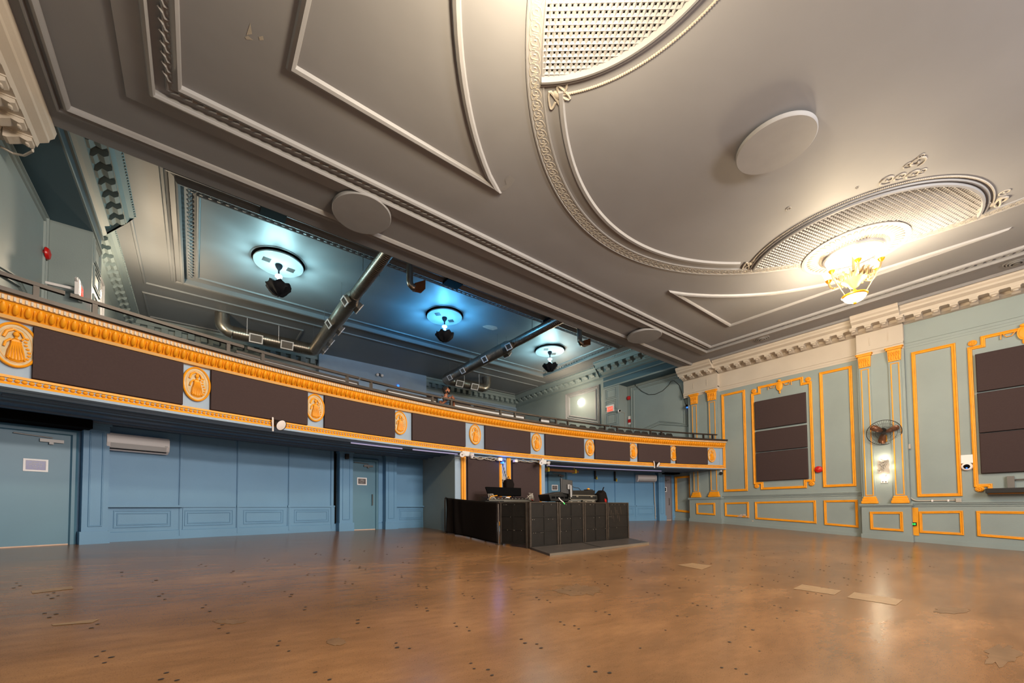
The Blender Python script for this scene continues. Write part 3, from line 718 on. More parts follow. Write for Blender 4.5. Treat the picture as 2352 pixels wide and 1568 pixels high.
# gold board with door release
q = [uvB(560, 1235), uvB(607, 1235), uvB(614, 1421), uvB(567, 1420)]; mb = MB(); mb.prism(R0, [tuple(v) for v in q[::-1]], 0.0, .03)
tag(mb.build('mounting_board', 'gold'), 'flat gold upright board left of a low gold frame', 'board')
x, z = uvB(579, 1344); ex = thing('release_button', 'small dark box with two green lights on the gold board', 'switch', R0.p(x, z, .03))
mb = MB(); mb.box(R0, x-.09, x+.07, z-.06, z+.06, .03, .10); mb.build('case', 'black', ex)
for s_ in (-.025, .03):
    mb = MB(); mb.box(R0, x+s_-.02, x+s_+.02, z-.03, z+.03, .10, .11); mb.build('light', 'green', ex)
# dark ledge at the right edge
x0, z0 = uvB(1060, 1120); sh = thing('ledge', 'dark ledge on a grey bracket under the right edge panels', 'shelf', R0.p(x0, z0, 0))
mb = MB(); mb.box(R0, x0, x0+2.6, z0-.10, z0+.05, .0, .38); mb.build('board', 'black', sh, bevel=.01)
xb, zb_ = uvB(1225, 1060); mb = MB(); mb.box(R0, xb-.07, xb+.07, z0+.05, z0+.42, .0, .10); mb.tube([R0.p(xb, z0+.30, .08), R0.p(xb+1.2, z0+.32, .08)], .02, 6); mb.build('bracket', 'grey', sh)

# ------------------------------------------------------------------ plasterwork of the main ceiling
Z1 = fZ(1.0)
def cp(x, y): return (x*S, -y*S)
def zp(px, py): p = onZ(px, py, 1.0); return p.x/S, p.y/S
CX, CY = 1.262, .012                      # centre of the hall ceiling
plast = struct(MB().mold(Z1, [cp(-.26, -1.5), cp(-.26, 1.379), cp(2.766, 1.379), cp(2.766, -1.5)], [(-.12, 0), (-.10, .05), (-.06, .075), (-.02, .05), (0, .0)], closed=False), 'trim_5', 'plaster', smooth=True)
def pl(mb, name, m='plaster', smooth=True): return struct(mb, name, m, parent=plast, smooth=smooth)
pl(MB().mold(Z1, [cp(-.285, -1.5), cp(-.285, 1.404), cp(2.791, 1.404), cp(2.791, -1.5)], [(-.05, 0), (-.03, .05), (-.0, .05), (0.02, .0)], closed=False), 'edge_moulding')
ox0, oy = -.09, 1.207; ox1 = 2.602
ix0, iy = zp(409.4, 197.7); jx0, jy = zp(423.5, 192.6)
ix1 = 2*1.256-ix0; jx1 = 2*1.256-jx0
def rail3(x0, x1, y, prof, name): return pl(MB().mold(Z1, [cp(x0, -1.5), cp(x0, y), cp(x1, y), cp(x1, -1.5)], prof, closed=False), name)
rail3(ox0, ox1, oy, [(-.0, 0), (-.0, .09), (-.03, .115), (-.07, .10), (-.09, .05), (-.40, .03)], 'border_moulding')
rail3(ix0, ix1, iy, [(.05, .0), (.04, .06), (.0, .085), (-.05, .07), (-.08, .03), (-.12, .03), (-.14, .045), (-.16, .04), (-.17, 0)], 'border_inner_moulding')
mb = MB()                                # leaf ornament in the border cove
def leafrow(p0, p1, step=.17):
    a, b = V(cp(*p0)), V(cp(*p1)); L = (b-a).length; d = (b-a).normalized(); nn = V((-d.y, d.x)); n = int(L/step)
    for i in range(n):
        q = a+d*(i+.5)*step; f2 = Fr(Z1.p(q.x, q.y, .06), Z1.a*d.x+Z1.b*d.y, Z1.a*nn.x+Z1.b*nn.y, Z1.n)
        mb.tube([f2.p(-.06, -.07, -.03), f2.p(-.02, -.02, -.005), f2.p(.05, .0, -.01), f2.p(.07, .06, -.03)], .018, 5)
        mb.ball(f2.p(-.03, .045, -.03), .035, .03, .022, 6, 4, f2)
mx0 = (ox0+ix0)/2+.004; my = (oy+iy)/2-.004; mx1 = (ox1+ix1)/2-.004
leafrow((mx0, -.2), (mx0, my)); leafrow((mx0, my), (mx1, my)); leafrow((mx1, my), (mx1, -.2))
pl(mb, 'border_leaves')
# the great circle: scroll band and bead
def arcpts(cx, cy, r, a0, a1, n=90): return [cp(cx+r*cos(a0+(a1-a0)*i/n), cy+r*sin(a0+(a1-a0)*i/n)) for i in range(n+1)]
A0, A1 = -.15, PI+.15
pl(MB().mold(Z1, arcpts(CX, CY, .91, A0, A1, 120), [(-.145, 0), (-.14, .022), (-.115, .026), (-.105, .016), (.105, .016), (.115, .026), (.14, .022), (.145, 0)], closed=False), 'scroll_band')
mb = MB(); NB = 118
for i in range(NB):
    t = A0+(A1-A0)*(i+.5)/NB; q = cp(CX+.91*cos(t), CY+.91*sin(t)); f2 = Fr(Z1.p(q[0], q[1], .012), (-sin(t), cos(t), 0), (cos(t), sin(t), 0), Z1.n)
    def cur(pts, r): mb.tube([f2.p(x, y, .006) for x, y in pts], r*.9, 4)
    cur([(.075+.0*k, 0) if False else (.02+.055*cos(1.1+k*.55)*(1-k*.07), .01+.055*sin(1.1+k*.55)*(1-k*.07)) for k in range(11)], .010)
    cur([(-.09, -.06), (-.05, -.085), (.0, -.075), (.06, -.05), (.085, .0)], .009); cur([(-.09, .06), (-.06, .08), (.01, .085), (.07, .06)], .009)
    for k in range(3): cur([(-.075+.022*k, .05-.02*k), (-.085+.022*k, -.01-.02*k)], .008)
pl(mb, 'scroll_relief', 'plasterc')
# grilles
GR = [(.432, .374, .345, .381), (2.045, .396, .333, .350)]
def clip_seg(p, d, cx, cy, r, R2):
    """length of the chord through p along d inside circle (cx,cy,r) and inside the great circle R2"""
    lo, hi = -1e9, 1e9
    for (x, y, q) in ((cx, cy, r), (CX, CY, R2)):
        f = V((p[0]-x, p[1]-y)); b = f.dot(d); c_ = f.dot(f)-q*q; D = b*b-c_
        if D <= 0: return None
        lo = max(lo, -b-sqrt(D)); hi = min(hi, -b+sqrt(D))
    return (lo, hi) if hi-lo > .01 else None
for gi, (gx, gy, gr, rr) in enumerate(GR):
    poly = []
    for i in range(120):
        t = 2*PI*i/120; x, y = gx+gr*.985*cos(t), gy+gr*.985*sin(t); dx, dy = x-CX, y-CY; q = math.hypot(dx, dy)
        if q > .893: x, y = CX+dx/q*.893, CY+dy/q*.893
        poly.append(cp(x, y))
    pl(MB().prism(Z1, poly, 0, .004), 'grille_recess', 'void', False)
    mb = MB()
    if gi == 0: dirs = [V((-.80, .60)).normalized(), V((.60, .80)).normalized()]
    else: dirs = [V((-.967, .256)).normalized(), V((.256, .967)).normalized()]
    st = .0118
    for d in dirs:
        nn = V((-d.y, d.x))
        for k in range(-30, 31):
            p = V((gx, gy))+nn*(k*st); seg = clip_seg(p, d, gx, gy, gr*.985, .893)
            if not seg: continue
            a, b = p+d*seg[0], p+d*seg[1]; w_ = .0040
            f2 = Fr(Z1.o, Z1.a, Z1.b, Z1.n); q = [cp(*(a-nn*w_)), cp(*(b-nn*w_)), cp(*(b+nn*w_)), cp(*(a+nn*w_))]
            vs = [Z1.p(x, y, .006) for x, y in q]+[Z1.p(*cp(*a), .028), Z1.p(*cp(*b), .028)]
            mb.add(vs, [(0, 1, 5, 4), (3, 2, 5, 4), (0, 4, 3), (1, 5, 2)])
    pl(mb, 'grille_lattice', 'plaster', False)
    # ring moulding and rope, only inside the great circle
    def ringpts(r, lim=.897, n=160):
        pts = [(gx+r*cos(2*PI*i/n), gy+r*sin(2*PI*i/n)) for i in range(n)]
        ins = [math.hypot(x-CX, y-CY) < lim for x, y in pts]; k = [i for i in range(n) if ins[i] and not ins[i-1]][0]
        out = []
        for j in range(n):
            i = (k+j) % n
            if not ins[i]: break
            out.append(cp(*pts[i]))
        return out
    pl(MB().mold(Z1, ringpts(gr), [(.07, 0), (.06, .05), (.03, .05), (.02, .02), (-.0, .02), (-.01, .09), (-.05, .10), (-.07, .0)], closed=False), 'grille_ring')
    rp = ringpts(rr, .86); mb = MB(); mb.tube([Z1.p(x, y, .006) for x, y in rp], .016, 6)
    for i in range(0, len(rp)-1):
        for f_ in (0, .33, .66):
            x = rp[i][0]+(rp[i+1][0]-rp[i][0])*f_; y = rp[i][1]+(rp[i+1][1]-rp[i][1])*f_; mb.ball(Z1.p(x, y, .01), .026, .020, .02, 6, 4, Z1)
    for e in (rp[0], rp[-1]):
        for s_ in (-1, 1):
            mb.tube([Z1.p(e[0]+(.06+.20*k/14)*cos(k*.55*s_+.6), e[1]+s_*.10+(.02+.13*(1-k/14.))*sin(k*.55*s_), .015) for k in range(15)], .022, 5)
        mb.ball(Z1.p(e[0], e[1], .01), .10, .07, .03, 10, 6, Z1)
    pl(mb, 'rope_moulding', 'plasterc')
# bead arc between the grilles
a0 = math.atan2(.62-CY, .66-CX); pl(MB().mold(Z1, arcpts(CX, CY, .852, PI-a0 if False else math.atan2(.70-CY, 1.79-CX), math.atan2(.645-CY, .688-CX), 70), [(-.06, 0), (-.03, .045), (.03, .045), (.06, 0)], closed=False), 'bead_moulding')
# spandrel panels
def spandrel(sg):
    R_ = 1.085 if sg < 0 else 1.13; pts = []
    x0 = .16; ytop = .964
    f = lambda x, y: cp(x if sg < 0 else 2*1.2525-x, y)
    pts += [f(x0, .05), f(x0, ytop), f(.735, ytop)]
    n = 26; ta = math.atan2(ytop-CY, .735-CX); 
    for i in range(1, n+1):
        t = ta+(PI+.05-ta)*i/n; q = 1.092-.03*min(1, i/14.) if sg < 0 else 1.092+.05*min(1, i/10.)
        pts.append(f(CX+q*cos(t), CY+q*sin(t)))
    pts = [p for k, p in enumerate(pts) if k < 3 or (p[0]-f(x0, 0)[0])*(-sg) > .04*S]
    return pts
for sg in (-1, 1):
    sp = spandrel(sg); k = -1 if sg < 0 else 1
    pl(MB().mold(Z1, sp, [(-.07, 0), (-.05, .05), (-.0, .07), (.05, .05), (.07, .0)], closed=True), 'spandrel_moulding')
# relief fragments near the second grille
mb = MB()
def scroll(px, py, r, s_=1):
    p = onZ(px, py, 1.0); c_ = Z1.uv(p)
    r *= .72; mb.tube([Z1.p(c_[0]+r*(1-k/16.)*cos(k*.6*s_), c_[1]+r*(1-k/16.)*sin(k*.6*s_), .004) for k in range(15)], r*.12, 5)
for (px, py, r) in ((2040, 412, .22), (2070, 404, .18), (2100, 398, .2), (2120, 392, .14), (2105, 372, .22), (2088, 378, .14), (2118, 357, .10), (1970, 430, .06), (1812, 478, .1), (2310, 440, .16), (2300, 455, .12)): scroll(px, py, r, 1 if px % 2 else -1)
pl(mb, 'cartouche_relief', 'plasterc')
# rosette round each chandelier
for (gx, gy) in ((2.045, .39),):
    q = cp(gx, gy); mb = MB(); mb.mold(Z1, [(q[0]+1.09*cos(-2*PI*i/64), q[1]+1.09*sin(-2*PI*i/64)) for i in range(64)], [(.0, .0), (.02, .05), (-.04, .07), (-.10, .04), (-.34, .05), (-.40, .10), (-.46, .10), (-.5, .0)])
    for i in range(48):
        t = 2*PI*i/48; f2 = Fr(Z1.p(q[0]+.9*cos(t), q[1]+.9*sin(t), .045), Z1.a*cos(t)+Z1.b*sin(t), Z1.b*cos(t)-Z1.a*sin(t), Z1.n); mb.ball(f2.o, .10, .045, .04, 8, 5, f2)
    for i in range(70):
        t = 2*PI*i/70; f2 = Fr(Z1.p(q[0]+.67*cos(t), q[1]+.67*sin(t), .08), Z1.a*cos(t)+Z1.b*sin(t), Z1.b*cos(t)-Z1.a*sin(t), Z1.n); mb.ball(f2.o, .06, .022, .05, 6, 5, f2)
    pl(mb, 'ceiling_rosette', 'plasterc')
# patch of missing plaster, small air vents
def cpatch(px, m='bare', z=1.0, par=None, h=.003):
    pts = [onZ(*q, z) for q in px]; struct(MB().add([(p.x, p.y, p.z-h) for p in pts], [tuple(range(len(pts)))]), 'bare_plaster', m, parent=par or plast)
cpatch([(1137, 436), (1150, 430), (1163, 424), (1160, 412), (1170, 402), (1184, 412), (1176, 424), (1160, 438)], 'plaster')
cpatch([(566, 80), (575, 52), (579, 78)], 'plasterc'); cpatch([(562, 84), (570, 82), (582, 92), (566, 90)], 'plasterc'); cpatch([(594, 84), (604, 82), (606, 92), (596, 92)], 'plasterc')
def vent(px, py, label):
    p = onZ(px, py, 1.0); root = thing('ceiling_vent', label, 'vent', p, 'round vents near the right cornice')
    for k, r in enumerate((.26, .20, .14)):
        mb = MB(); mb.mold(Z1, [(Z1.uv(p)[0]+r*cos(-2*PI*i/28), Z1.uv(p)[1]+r*sin(-2*PI*i/28)) for i in range(28)], [(0, 0.0), (.0, .03+.02*k), (-.03, .035+.02*k), (-.035, 0.0)]); mb.build('ring', 'plaster', root, smooth=True)
    mb = MB(); mb.lathe(Z1.p(*Z1.uv(p), 0), [(.07, 0), (.07, .09)], 16, axis=Fr(p, Z1.a, Z1.b, Z1.n)); mb.build('core', 'grey', root)
vent(1750, 776, 'small round ceiling vent near the far right corner cornice'); vent(2335, 600, 'small round ceiling vent cut by right edge of the photo')

# round sound discs hung under the ceiling
DISC = [(1.258, .39, .0915, 'round pale sound disc on the ceiling, nearest and largest of three'), (.433, 1.299, .0935, 'round sound disc on ceiling above the left lamp and duct'), (2.056, 1.299, .0925, 'round sound disc on ceiling at the far right, smallest of three')]
for x, y, r, lb in DISC:
    c_ = V((x*S, y*S, zz(.98))); root = thing('ceiling_disc', lb, 'acoustic disc', c_, 'three round ceiling discs')
    mb = MB(); mb.lathe(c_, [(r*S-.012, 0), (r*S, .012), (r*S, .075), (r*S-.01, .085)], 72); mb.build('disc', 'plaster', root, smooth=True)
    for k in range(3):
        t = 2*PI*k/3+.4; mb = MB(); q = c_+V((r*S*.6*cos(t), r*S*.6*sin(t), 0)); mb.tube([q+V((0, 0, .08)), V((q.x, q.y, zz(1.0)))], .012, 6); mb.build('hanger', 'grey', root)

# ------------------------------------------------------------------ chandelier
ch = V((2.045*S, .39*S, zz(1.0)))
CHN = thing('chandelier', 'lit brass chandelier with white dish and upturned lamps on the ceiling', 'chandelier', ch)
def hz(u): return zz(u)-ch.z
mb = MB(); mb.lathe(ch, [(.655, 0), (.66, hz(.985)), (.64, hz(.976)), (.60, hz(.974))], 56, cap=False); mb.build('dish_rim', 'plaster', CHN, smooth=True)
mb = MB(); mb.lathe(ch, [(.64, hz(.979)), (.5, hz(.985)), (.3, hz(.989)), (.001, hz(.990))], 56, cap=False); mb.build('dish', 'glowwarm', CHN, smooth=True)  # white reflector; the lamps' light on it is put in as its own glow
mb = MB(); mb.lathe(ch, [(.03, -.02), (.03, hz(.92)), (.06, hz(.915)), (.03, hz(.905)), (.07, hz(.897)), (.03, hz(.89))], 16); mb.build('stem', 'antique', CHN, smooth=True)
mb = MB(); mb.lathe(ch, [(.10, hz(.898)), (.30, hz(.893)), (.33, hz(.886)), (.26, hz(.876)), (.20, hz(.868)), (.14, hz(.862)), (.10, hz(.852)), (.04, hz(.846)), (.01, hz(.843))], 32); body = mb.build('body', 'antique', CHN, smooth=True)
mb = MB()
for i in range(18):
    t = 2*PI*i/18; f2 = Fr(ch+V((.31*cos(t), .31*sin(t), hz(.886))), (-sin(t), cos(t), 0), (0, 0, 1), (cos(t), sin(t), 0))
    mb.ball(f2.p(0, 0, 0), .045, .10, .04, 8, 6, f2); mb.tube([f2.p(0, -.09, .02), f2.p(0, 0, .05), f2.p(0, .09, .06), f2.p(0, .11, .11)], .018, 6)
mb.build('leaf_collar', 'antique', body, smooth=True)
for i in range(6):
    t = 2*PI*i/6+.35; d = V((cos(t), sin(t), 0)); 
    def cq(r, u): return ch+d*r+V((0, 0, hz(u)))
    mb = MB(); mb.tube([cq(.28, .888), cq(.36, .875), cq(.46, .876), cq(.54, .890), cq(.57, .908)], .026, 8)
    mb.ball(cq(.44, .877), .04, .04, .04, 8, 6); arm = mb.build('arm', 'antique', CHN, smooth=True)
    mb = MB(); mb.lathe(cq(.57, .908), [(.02, -.02), (.055, .02), (.075, .07), (.06, .085)], 14); mb.build('lamp_cup', 'brass', arm, smooth=True)
    mb = MB(); mb.lathe(cq(.57, .908), [(.055, .08), (.085, .13), (.11, .20), (.135, .27), (.14, .285)], 18, cap=False); mb.build('shade', 'glowshade', arm, smooth=True)
for i in range(3):
    t = 2*PI*i/3+.35; d = V((cos(t), sin(t), 0)); mb = MB(); mb.tube([ch+d*.47+V((0, 0, hz(.873))), ch+d*.26+V((0, 0, hz(.823)))], .010, 6); mb.build('rod', 'antique', CHN)
mb = MB(); mb.tube([ch+V((0, 0, hz(.846))), ch+V((0, 0, hz(.80)))], .02, 8); mb.lathe(ch, [(.05, hz(.838)), (.06, hz(.828)), (.03, hz(.822))], 14); mb.build('lower_stem', 'brass', CHN, smooth=True)
mb = MB(); mb.lathe(ch, [(.25, hz(.822)), (.275, hz(.820)), (.275, hz(.816)), (.245, hz(.813))], 40, cap=False); mb.build('bowl_rim', 'brass', CHN, smooth=True)
mb = MB(); mb.lathe(ch, [(.25, hz(.815)), (.225, hz(.806)), (.17, hz(.797)), (.09, hz(.791)), (.001, hz(.789))], 40, cap=False); mb.build('bowl', 'glowwarm', CHN, smooth=True)
mb = MB(); mb.ball(ch+V((0, 0, hz(.788))), .04, .04, .035, 10, 8); mb.build('finial', 'brass', CHN, smooth=True)

# ------------------------------------------------------------------ upper balcony: side walls, piers, beams, rear wall
WA, WB, YB = 2.9, 2.86, 3.40            # recessed wall beside the hall, wall further back, rear wall
XP = 2.793; XM = 2*1.255                # pier face; mirror constant
def mir(x): return XM-x
ZBM = 1.018
def upper_side(right):
    sgn = -1 if right else 1; fr = fX(WA) if right else fXl(mir(WA)-.03)
    xw = 0.0; off = (WA-WB)*S
    nm = 'wall_right' if right else 'wall_left'
    mb = MB(); wall = lambda y0, y1, z0, z1, h0, h1: mb.box(fr, sgn*y0*S, sgn*y1*S, zz(z0), zz(z1), h0*S, h1*S)
    wall(1.478, 2.1, .31, ZB2, -.05, 0); wall(2.1, 3.5, .30, ZB2, -.05, WA-WB)
    base = struct(mb, nm, 'wall')
    mb = MB(); wall = lambda y0, y1, z0, z1, h0, h1: mb.box(fr, sgn*y0*S, sgn*y1*S, zz(z0), zz(z1), h0*S, h1*S)
    dp = WA-XP
    wall(2.004, 2.161, .30, ZBM, 0, dp); struct(mb, 'pier', 'wall', parent=base)
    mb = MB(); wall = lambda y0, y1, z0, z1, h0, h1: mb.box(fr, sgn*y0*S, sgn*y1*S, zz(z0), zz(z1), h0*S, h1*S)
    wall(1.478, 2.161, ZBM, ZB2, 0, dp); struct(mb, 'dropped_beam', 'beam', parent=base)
    # cornice along the beam and along the rear part of the wall, with blocks
    def corn(y0, y1, d, ztop, nmod, k=1.0, name='cornice', m='wall'):
        x0, x1 = sorted((sgn*y0*S, sgn*y1*S)); d *= S
        prof = [(0, .085), (-.012, .08), (-.02, .068), (-.034, .062), (-.04, .060), (-.04, .028), (-.048, .024), (-.075, .018), (-.085, .004), (-.10, .010), (-.105, .0)]
        mb = MB(); n = len(prof)
        for x in (x0, x1):
            for z, h in prof: mb.v.append(tuple(fr.p(x, zz(ztop+z*k), d+h*S*k)))
        for q in range(n-1): mb.f.append((q, q+1, n+q+1, n+q))
        mb.f.append(tuple(range(n))); mb.f.append(tuple(range(n, 2*n))[::-1]); struct(mb, name, m, parent=base)
        mb = MB()
        for i in range(nmod):
            x = x0+(x1-x0)*(i+.5)/nmod; w_ = (x1-x0)/nmod*.26
            f2 = Fr(fr.p(x-w_, 0, d), fr.n, fr.b, fr.a)
            mb.prism(f2, [(.02*S*k, zz(ztop-.041*k)), (.058*S*k, zz(ztop-.041*k)), (.058*S*k, zz(ztop-.052*k)), (.048*S*k, zz(ztop-.060*k)), (.036*S*k, zz(ztop-.056*k)), (.026*S*k, zz(ztop-.070*k)), (.018*S*k, zz(ztop-.070*k))], 0, 2*w_)
        struct(mb, 'modillions', m, parent=base)
        mb = MB(); nb = int((x1-x0)/.11)
        for i in range(nb): x = x0+(x1-x0)*(i+.5)/nb; mb.ball(fr.p(x, zz(ztop-.008*k), d+.082*S*k), .035, .03, .03, 6, 4, fr)
        struct(mb, 'bead_course', m, parent=base)
    corn(1.48, 2.19, dp, ZB2, 10, 1.15); corn(2.19, 3.40, WA-WB, ZB2, 16)
    mb = MB()                                # mouldings on the beam face and pier, panels on the walls
    x0, x1 = sorted((sgn*1.48*S, sgn*2.161*S))
    mb.box(fr, x0, x1, zz(1.075), zz(1.085), dp*S, dp*S+.05); mb.box(fr, x0, x1, zz(1.02), zz(1.03), dp*S, dp*S+.03)
    struct(mb, 'beam_mouldings', 'wall', parent=base)
    x0, x1 = sorted((sgn*1.478*S, sgn*1.60*S))
    mb = MB()
    pp = [(1.495, .60), (1.716, .652), (1.962, .60), (1.962, 1.0), (1.495, 1.0)]
    for e, h in ((0, .05), (.10, .03), (.17, .04)):
        cx, cy = 1.735*sgn*S, zz(.82); pts = []
        for (y, z) in pp:
            x, zv = sgn*y*S, zz(z); pts.append((x-math.copysign(e, x-cx) if abs(x-cx) > .3 else x, zv-math.copysign(e, zv-cy)))
        mb.mold(fr, pts, [(-.025, 0), (-.01, h), (.01, h), (.025, 0)])
    struct(mb, 'wall_panel_moulding', 'wall', parent=base)
    # pier face panels (towards the hall centre)
    mb = MB(); xa, xb = sorted((sgn*2.03*S, sgn*2.14*S))
    for (za, zb_) in ((.92, 1.005), (.83, .905), (.70, .80), (.55, .67)):
        for e, h in ((0, .03), (.09, .025)):
            mb.mold(fr, rect(xa+e, xb-e, zz(za)+e, zz(zb_)-e), [(-.02, dp*S), (-.01, dp*S+h), (.01, dp*S+h), (.02, dp*S)])
    struct(mb, 'pier_panels', 'wall', parent=base)
    # frame of the lit wall panel
    q = [(2.255, .735), (2.648, .862), (2.648, 1.096), (2.255, 1.088)]
    mb = MB(); c_ = (2.45, .96)
    for e, h in ((0, .09), (.11, .05), (.24, .07)):
        pts = [(sgn*(y+(c_[0]-y)*e/1.2)*S, zz(z+(c_[1]-z)*e/1.0)) for y, z in q]
        mb.mold(fr, pts, [(-.045, off), (-.02, off+h), (.02, off+h), (.045, off)])
    struct(mb, 'lit_panel_moulding', 'plaster', parent=base)
    # wall lamp on that panel
    x, z = sgn*2.463*S, zz(.982); c2 = fr.p(x, z, off)
    root = thing('wall_lamp', 'glowing oval wall lamp on the '+('right' if right else 'left')+' wall of the balcony', 'wall lamp', c2, 'glowing lamps on the balcony side walls')
    mb = MB(); mb.prism(fr, circ2(x, z, .10, 20, .16), off, off+.03); mb.build('back_plate', 'white', root)
    mb = MB(); mb.ball(fr.p(x, z, off+.10), .22, .20, .09, 18, 12, fr); mb.build('glass_shade', 'glowwhite', root, smooth=True)
    lamp('balcony_lamp', 'POINT', fr.p(x, z, off+1.5), 190 if right else 300, (1, .80, .55), .12)
    return base, fr
baseR, fR_ = upper_side(True); baseL, fL_ = upper_side(False)
# rear wall
mb = MB(); FB = fY(YB)
mb.box(FB, (XL-.2)*S, (XR+.2)*S, zz(.3), zz(ZB2), -.3, 0); wall_up = struct(mb, 'wall_back', 'bluelight')
mb = MB(); mb.box(FB, .765*S, 1.70*S, zz(.3), zz(ZB2), 0, .10*S); struct(mb, 'booth_front', 'bluelight', parent=wall_up)
for (a, b) in ((-.42, .765), (1.70, 2.86)):
    mb = MB(); prof = [(0, .085), (-.012, .08), (-.02, .068), (-.034, .062), (-.04, .06), (-.04, .028), (-.075, .018), (-.085, .004), (-.105, .0)]; n = len(prof)
    for x in (a*S, b*S):
        for z, h in prof: mb.v.append(tuple(FB.p(x, zz(ZB2+z), h*S)))
    for k in range(n-1): mb.f.append((k, k+1, n+k+1, n+k))
    mb.f += [tuple(range(n)), tuple(range(n, 2*n))[::-1]]; struct(mb, 'cornice', 'wall', parent=wall_up)
    mb = MB(); N = 17
    for i in range(N):
        x = a*S+(b-a)*S*(i+.5)/N; mb.box(FB, x-.12, x+.12, zz(ZB2-.075), zz(ZB2-.04), .0, .055*S)
    struct(mb, 'modillions', 'wall', parent=wall_up)
    mb = MB(); mb.box(FB, a*S, b*S, zz(1.105), zz(1.115), 0, .08); mb.box(FB, a*S, b*S, zz(1.09), zz(1.10), 0, .05); struct(mb, 'architrave', 'bluelight', parent=wall_up)
for k, (xa, xb, za, zb_) in enumerate(((500, 598, 805, 816), (605, 722, 834, 862), (972, 1037, 897, 913), (1039, 1080, 912, 924), (1088, 1136, 919, 936))):
    p, q = onY(xa, za, YB), onY(xb, zb_, YB); zt_ = max(p.z, q.z)-.02
    mb = MB(); mb.box(FB, p.x, q.x, zt_-1.3, min(zt_, zz(1.088)), .0, .10)
    tag(mb.build('acoustic_panel', 'panel'), 'dark sound panel on the rear wall of balcony, '+('far left', 'second, above a rail gap', 'behind the standing person', 'first right of the person', 'second right of the person')[k], 'acoustic panel', 'sound panels on the rear balcony wall')

# ceiling panel of the balcony
Z2 = fZ(ZB2)
def r2(x0, x1, y0, y1): return [cp(x0, y0), cp(x0, y1), cp(x1, y1), cp(x1, y0)]
fx0, fx1, fy0, fy1 = -.062, 2.552, 1.85, 2.642
trimU = struct(MB().mold(Z2, r2(fx0, fx1, fy0, fy1), [(-.0, 0), (-.0, .16), (-.05, .18), (-.09, .16), (-.12, .08), (-.24, .06), (-.26, .10), (-.31, .11), (-.34, .05), (-.40, .04), (-.43, .0)]), 'trim_6', 'ceil2')
def plu(mb, name, m='ceil2', smooth=False): return struct(mb, name, m, parent=trimU, smooth=smooth)
mb = MB(); leafZ = Z1; 
def leafrow2(p0, p1, step=.2):
    a, b = V(cp(*p0)), V(cp(*p1)); L = (b-a).length; d = (b-a).normalized(); nn = V((-d.y, d.x))
    for i in range(int(L/step)):
        q = a+d*(i+.5)*step; f2 = Fr(Z2.p(q.x, q.y, .07), Z2.a*d.x+Z2.b*d.y, Z2.a*nn.x+Z2.b*nn.y, Z2.n)
        mb.tube([f2.p(-.07, -.05, 0), f2.p(0, 0, .03), f2.p(.06, .05, 0)], .022, 4); mb.ball(f2.p(-.02, .04, 0), .03, .03, .02, 5, 4, f2)
e = .026
leafrow2((fx0+e, fy0+e), (fx1-e, fy0+e)); leafrow2((fx0+e, fy0+e), (fx0+e, fy1-e)); leafrow2((fx1-e, fy0+e), (fx1-e, fy1-e))
plu(mb, 'leaf_course')
thin = [(-.05, 0), (-.03, .045), (0, .05), (.03, .045), (.05, 0)]
plu(MB().mold(Z2, r2(fx0+.055, fx1-.055, fy0+.055, fy1-.055), thin), 'inner_moulding')
plu(MB().mold(Z2, [cp(-.235, 1.5), cp(-.235, 2.81), cp(2.742, 2.81), cp(2.742, 1.5)], thin, closed=False), 'border_moulding')
plu(MB().mold(Z2, r2(-.25, .574, 2.94, 3.285), thin), 'panel_moulding'); plu(MB().mold(Z2, r2(1.94, 2.75, 2.937, 3.28), thin), 'panel_moulding')
cp_px = [(1108, 749), (1118, 746), (1130, 747), (1141, 750), (1143, 755), (1132, 758), (1120, 755), (1110, 751)]
cpatch(cp_px, 'bare', ZB2, trimU, .004)
for (px, py) in ((629, 494), (1043, 654), (1270, 742)):
    p = onZ(px, py, 1.19); mb = MB(); mb.box(Fr(p, (1, 0, 0), (0, 1, 0), (0, 0, 1)), -.32, .32, -.12, .30, .06, .16)
    plu(mb, 'beam_slot', 'void')

